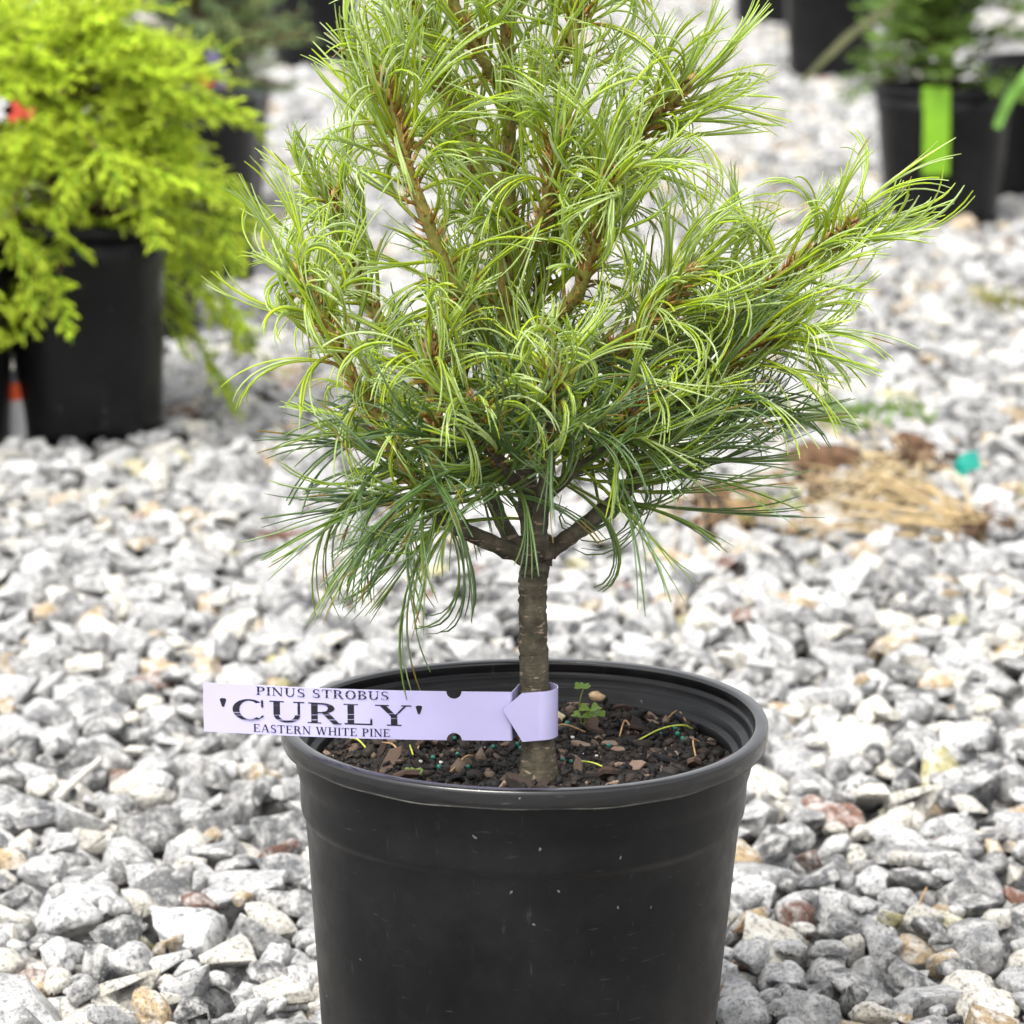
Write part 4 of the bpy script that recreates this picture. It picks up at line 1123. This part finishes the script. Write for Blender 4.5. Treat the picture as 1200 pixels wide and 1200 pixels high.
set_parent(slab('red_end', [at(262, 102, sY), at(266, 109, sY), at(270, 118, sY)], (1, 0, .3), .011, .0006, [m_red]), t)
set_parent(slab('red_flap', [at(237, 80, sY - .004), at(241, 90, sY - .004), at(244, 101, sY - .004)], (1, 0, .3), .011, .0006, [m_red]), t)

# uprooted dry weeds, soil clods, weeds on the gravel
m_str = [plain('straw_%d' % i, c, .7, .25, .25, 60) for i, c in enumerate([(.36, .27, .14), (.48, .39, .24), (.27, .18, .09)])]
m_root = plain('dry_roots', (.095, .055, .032), .9, .15, .5, 90, .6, .003)
def straws(name, label, root_px, tips, n, mat, jitter=42, rad=.0012):
    rp = gp(*root_px, 0.012); t = empty(name, (rp[0], rp[1], 0)); tag(t, label, 'dry weed', 'uprooted dry weeds on the gravel')
    ac = Acc()
    for i in range(n):
        a = random.choice(tips); e = gp(a[0] + random.gauss(0, jitter), a[1] + random.gauss(0, jitter * .55), .012)
        s_ = rp + np.array((random.gauss(0, .012), random.gauss(0, .015), 0)); e[2] = random.uniform(.008, .03); s_[2] = random.uniform(.01, .03)
        m_ = (s_ + e) / 2 + np.array((random.gauss(0, .02), random.gauss(0, .03), random.uniform(.0, .010)))
        V, F = tube(catmull([s_, m_, e], 9), np.linspace(rad * random.uniform(.7, 1.5), rad * .5, 9), 5); ac.add(V, F)
    o = set_parent(link('stems', ac.mesh('stems'), None, [mat]), t); o['kind'] = 'stuff'
    ac = Acc()
    for i in range(90):
        s_ = rp + np.array((random.gauss(0, .012), random.gauss(0, .015), random.uniform(0, .018)))
        d = np.array((random.gauss(.4, 1), random.gauss(0, 1), random.gauss(0, .6))); d /= np.linalg.norm(d)
        V, F = tube(catmull([s_, s_ + d * .012, s_ + d * .024 + np.array((0, 0, -.006))], 5), .0009, 4); ac.add(V, F)
    o = set_parent(link('roots', ac.mesh('roots'), None, [m_root]), t); o['kind'] = 'stuff'
# stems lie every way over the clods
straws('dry_weed', 'uprooted dry straw weed with a brown root ball on gravel', (1140, 626), [(1010, 520), (985, 535), (900, 590), (960, 600), (1040, 560), (920, 598)], 46, m_str[0], rad=.0013)
straws('dry_weed', 'tangle of pale straw stems beside a brown soil clod', (1062, 548), [(930, 560), (960, 530), (1000, 600), (900, 600), (1080, 600)], 40, m_str[1], rad=.0012)
straws('dry_weed', 'flattened tan straw under the pine needles on gravel', (835, 592), [(900, 612), (860, 626), (800, 610), (930, 600)], 40, m_str[2])
def dirt(spots, label):
    V, F, C = [], [], []; P, F0 = ICO[1]; off = 0
    for (a_, b_, n, sx, sy) in spots:
        for i in range(n):
            p = gp(random.gauss(a_, sx), random.gauss(b_, sy), .012); sz = math.exp(random.gauss(math.log(.0042), .5))
            V.append(P * (1 + .3 * rng.normal(size=(len(P), 1))) * sz * rng.uniform(.6, 1.5, 3) + p + np.array((0, 0, random.uniform(0, .008))))
            F.append(F0 + off); off += len(P); C.append(np.tile(np.array(random.choice([(.06, .036, .022), (.035, .024, .016), (.13, .085, .05), (.22, .16, .10)])), (len(P), 1)))
    me_ = np_mesh('dirt', np.vstack(V), np.vstack(F), False, vcol=np.vstack(C)); m = NT('loose_dirt'); m.base(m.attr()); m.rough(.85, .2)
    o = link('dirt', me_, None, [m.m]); tag(o, label, 'dirt', kind='stuff')
dirt([(955, 566, 160, 34, 10), (1060, 545, 90, 26, 8), (860, 605, 110, 30, 9), (1000, 590, 90, 60, 16), (1135, 628, 60, 14, 6)], 'crumbly brown dirt spilled over the gravel around the straw')
def clod(px_, py_, r, label, seed):
    p = gp(px_, py_, 0.0); P = rough_stone(ICO[3][0], seed); P = P * (1 + .10 * np.random.default_rng(seed).normal(size=(len(P), 1)))
    me_ = np_mesh('clod', P * np.array((r, r * .8, r * .42)), ICO[3][1], False)
    o = link('soil_clod', me_, None, [m_root]); o.location = (p[0], p[1], .012 + r * .22); tag(o, label, 'soil clod', 'soil clods on the gravel')
clod(958, 566, .050, 'large dark brown soil clod amid the straw', 5)
clod(1066, 540, .036, 'brown soil clod behind the pale straw tangle', 6)
clod(858, 604, .034, 'brown soil clod under the pine needle tips', 8)
def weed(px_, py_, n, rr, label, col_):
    p = gp(px_, py_, 0.0); t = empty('weed', p); tag(t, label, 'weed', 'small weeds in the gravel'); out = []
    for i in range(n):
        b = p + np.array((random.gauss(0, rr), random.gauss(0, rr * 1.6), .016)); d = unit(random.uniform(0, 6.28), R(random.uniform(10, 70)))
        c = np.array(col_) * random.uniform(.7, 1.3); out.append((b, b + d * random.uniform(.012, .03), .0028, c, c))
    o = set_parent(link('leaves', elems_mesh('leaves', out), None, [M_LEAF]), t); o['kind'] = 'stuff'
weed(1000, 508, 130, .028, 'green weed patch growing behind the straw', (.16, .27, .05))
weed(1062, 505, 60, .022, 'small green weed near the back soil clod', (.14, .22, .04))
weed(905, 618, 40, .02, 'sparse yellow green weed in front of the straw', (.30, .36, .06))
weed(1184, 372, 90, .030, 'olive moss patch far from the straw on open gravel', (.22, .22, .04))
m_teal = plain('teal_plastic', (.01, .22, .17), .4, .4, .1, 40, .05)
pt = gp(1135, 572, 0.0)
o = slab('plastic_scrap', catmull([pt + np.array((-.012, 0, .012)), pt + np.array((-.004, .006, .026)), pt + np.array((.012, .012, .030))], 10), (.3, .4, .8), .010, .0008, [m_teal])
tag(o, 'small teal plastic scrap lying on the gravel', 'plastic scrap')
m_stick = plain('bleached_stick', (.52, .49, .45), .8, .2, .2, 120); m_pn = plain('brown_needle', (.16, .085, .04), .7, .25, .3, 120)
def stick(name, pix, mat, rad, label, cat, z=.018):
    P = [gp(a_, b_, z) for a_, b_ in pix]; V, F = tube(catmull(P, 14), np.linspace(rad, rad * .7, 14), 7, .06)
    o = link(name, py_mesh(name, V, F), None, [mat]); tag(o, label, cat)
stick('twig', [(68, 934), (92, 912), (118, 890)], m_stick, .0034, 'bleached pale twig lying on gravel beside the tag', 'twig', .02)
stick('fallen_needle', [(846, 1100), (872, 1084), (890, 1070)], m_pn, .0008, 'brown fallen needle against the main pot side', 'needle', .016)
stick('fallen_needle', [(1076, 1064), (1080, 1052), (1086, 1040)], m_straw, .0009, 'tan fallen needle upright among bare gravel stones', 'needle', .018)
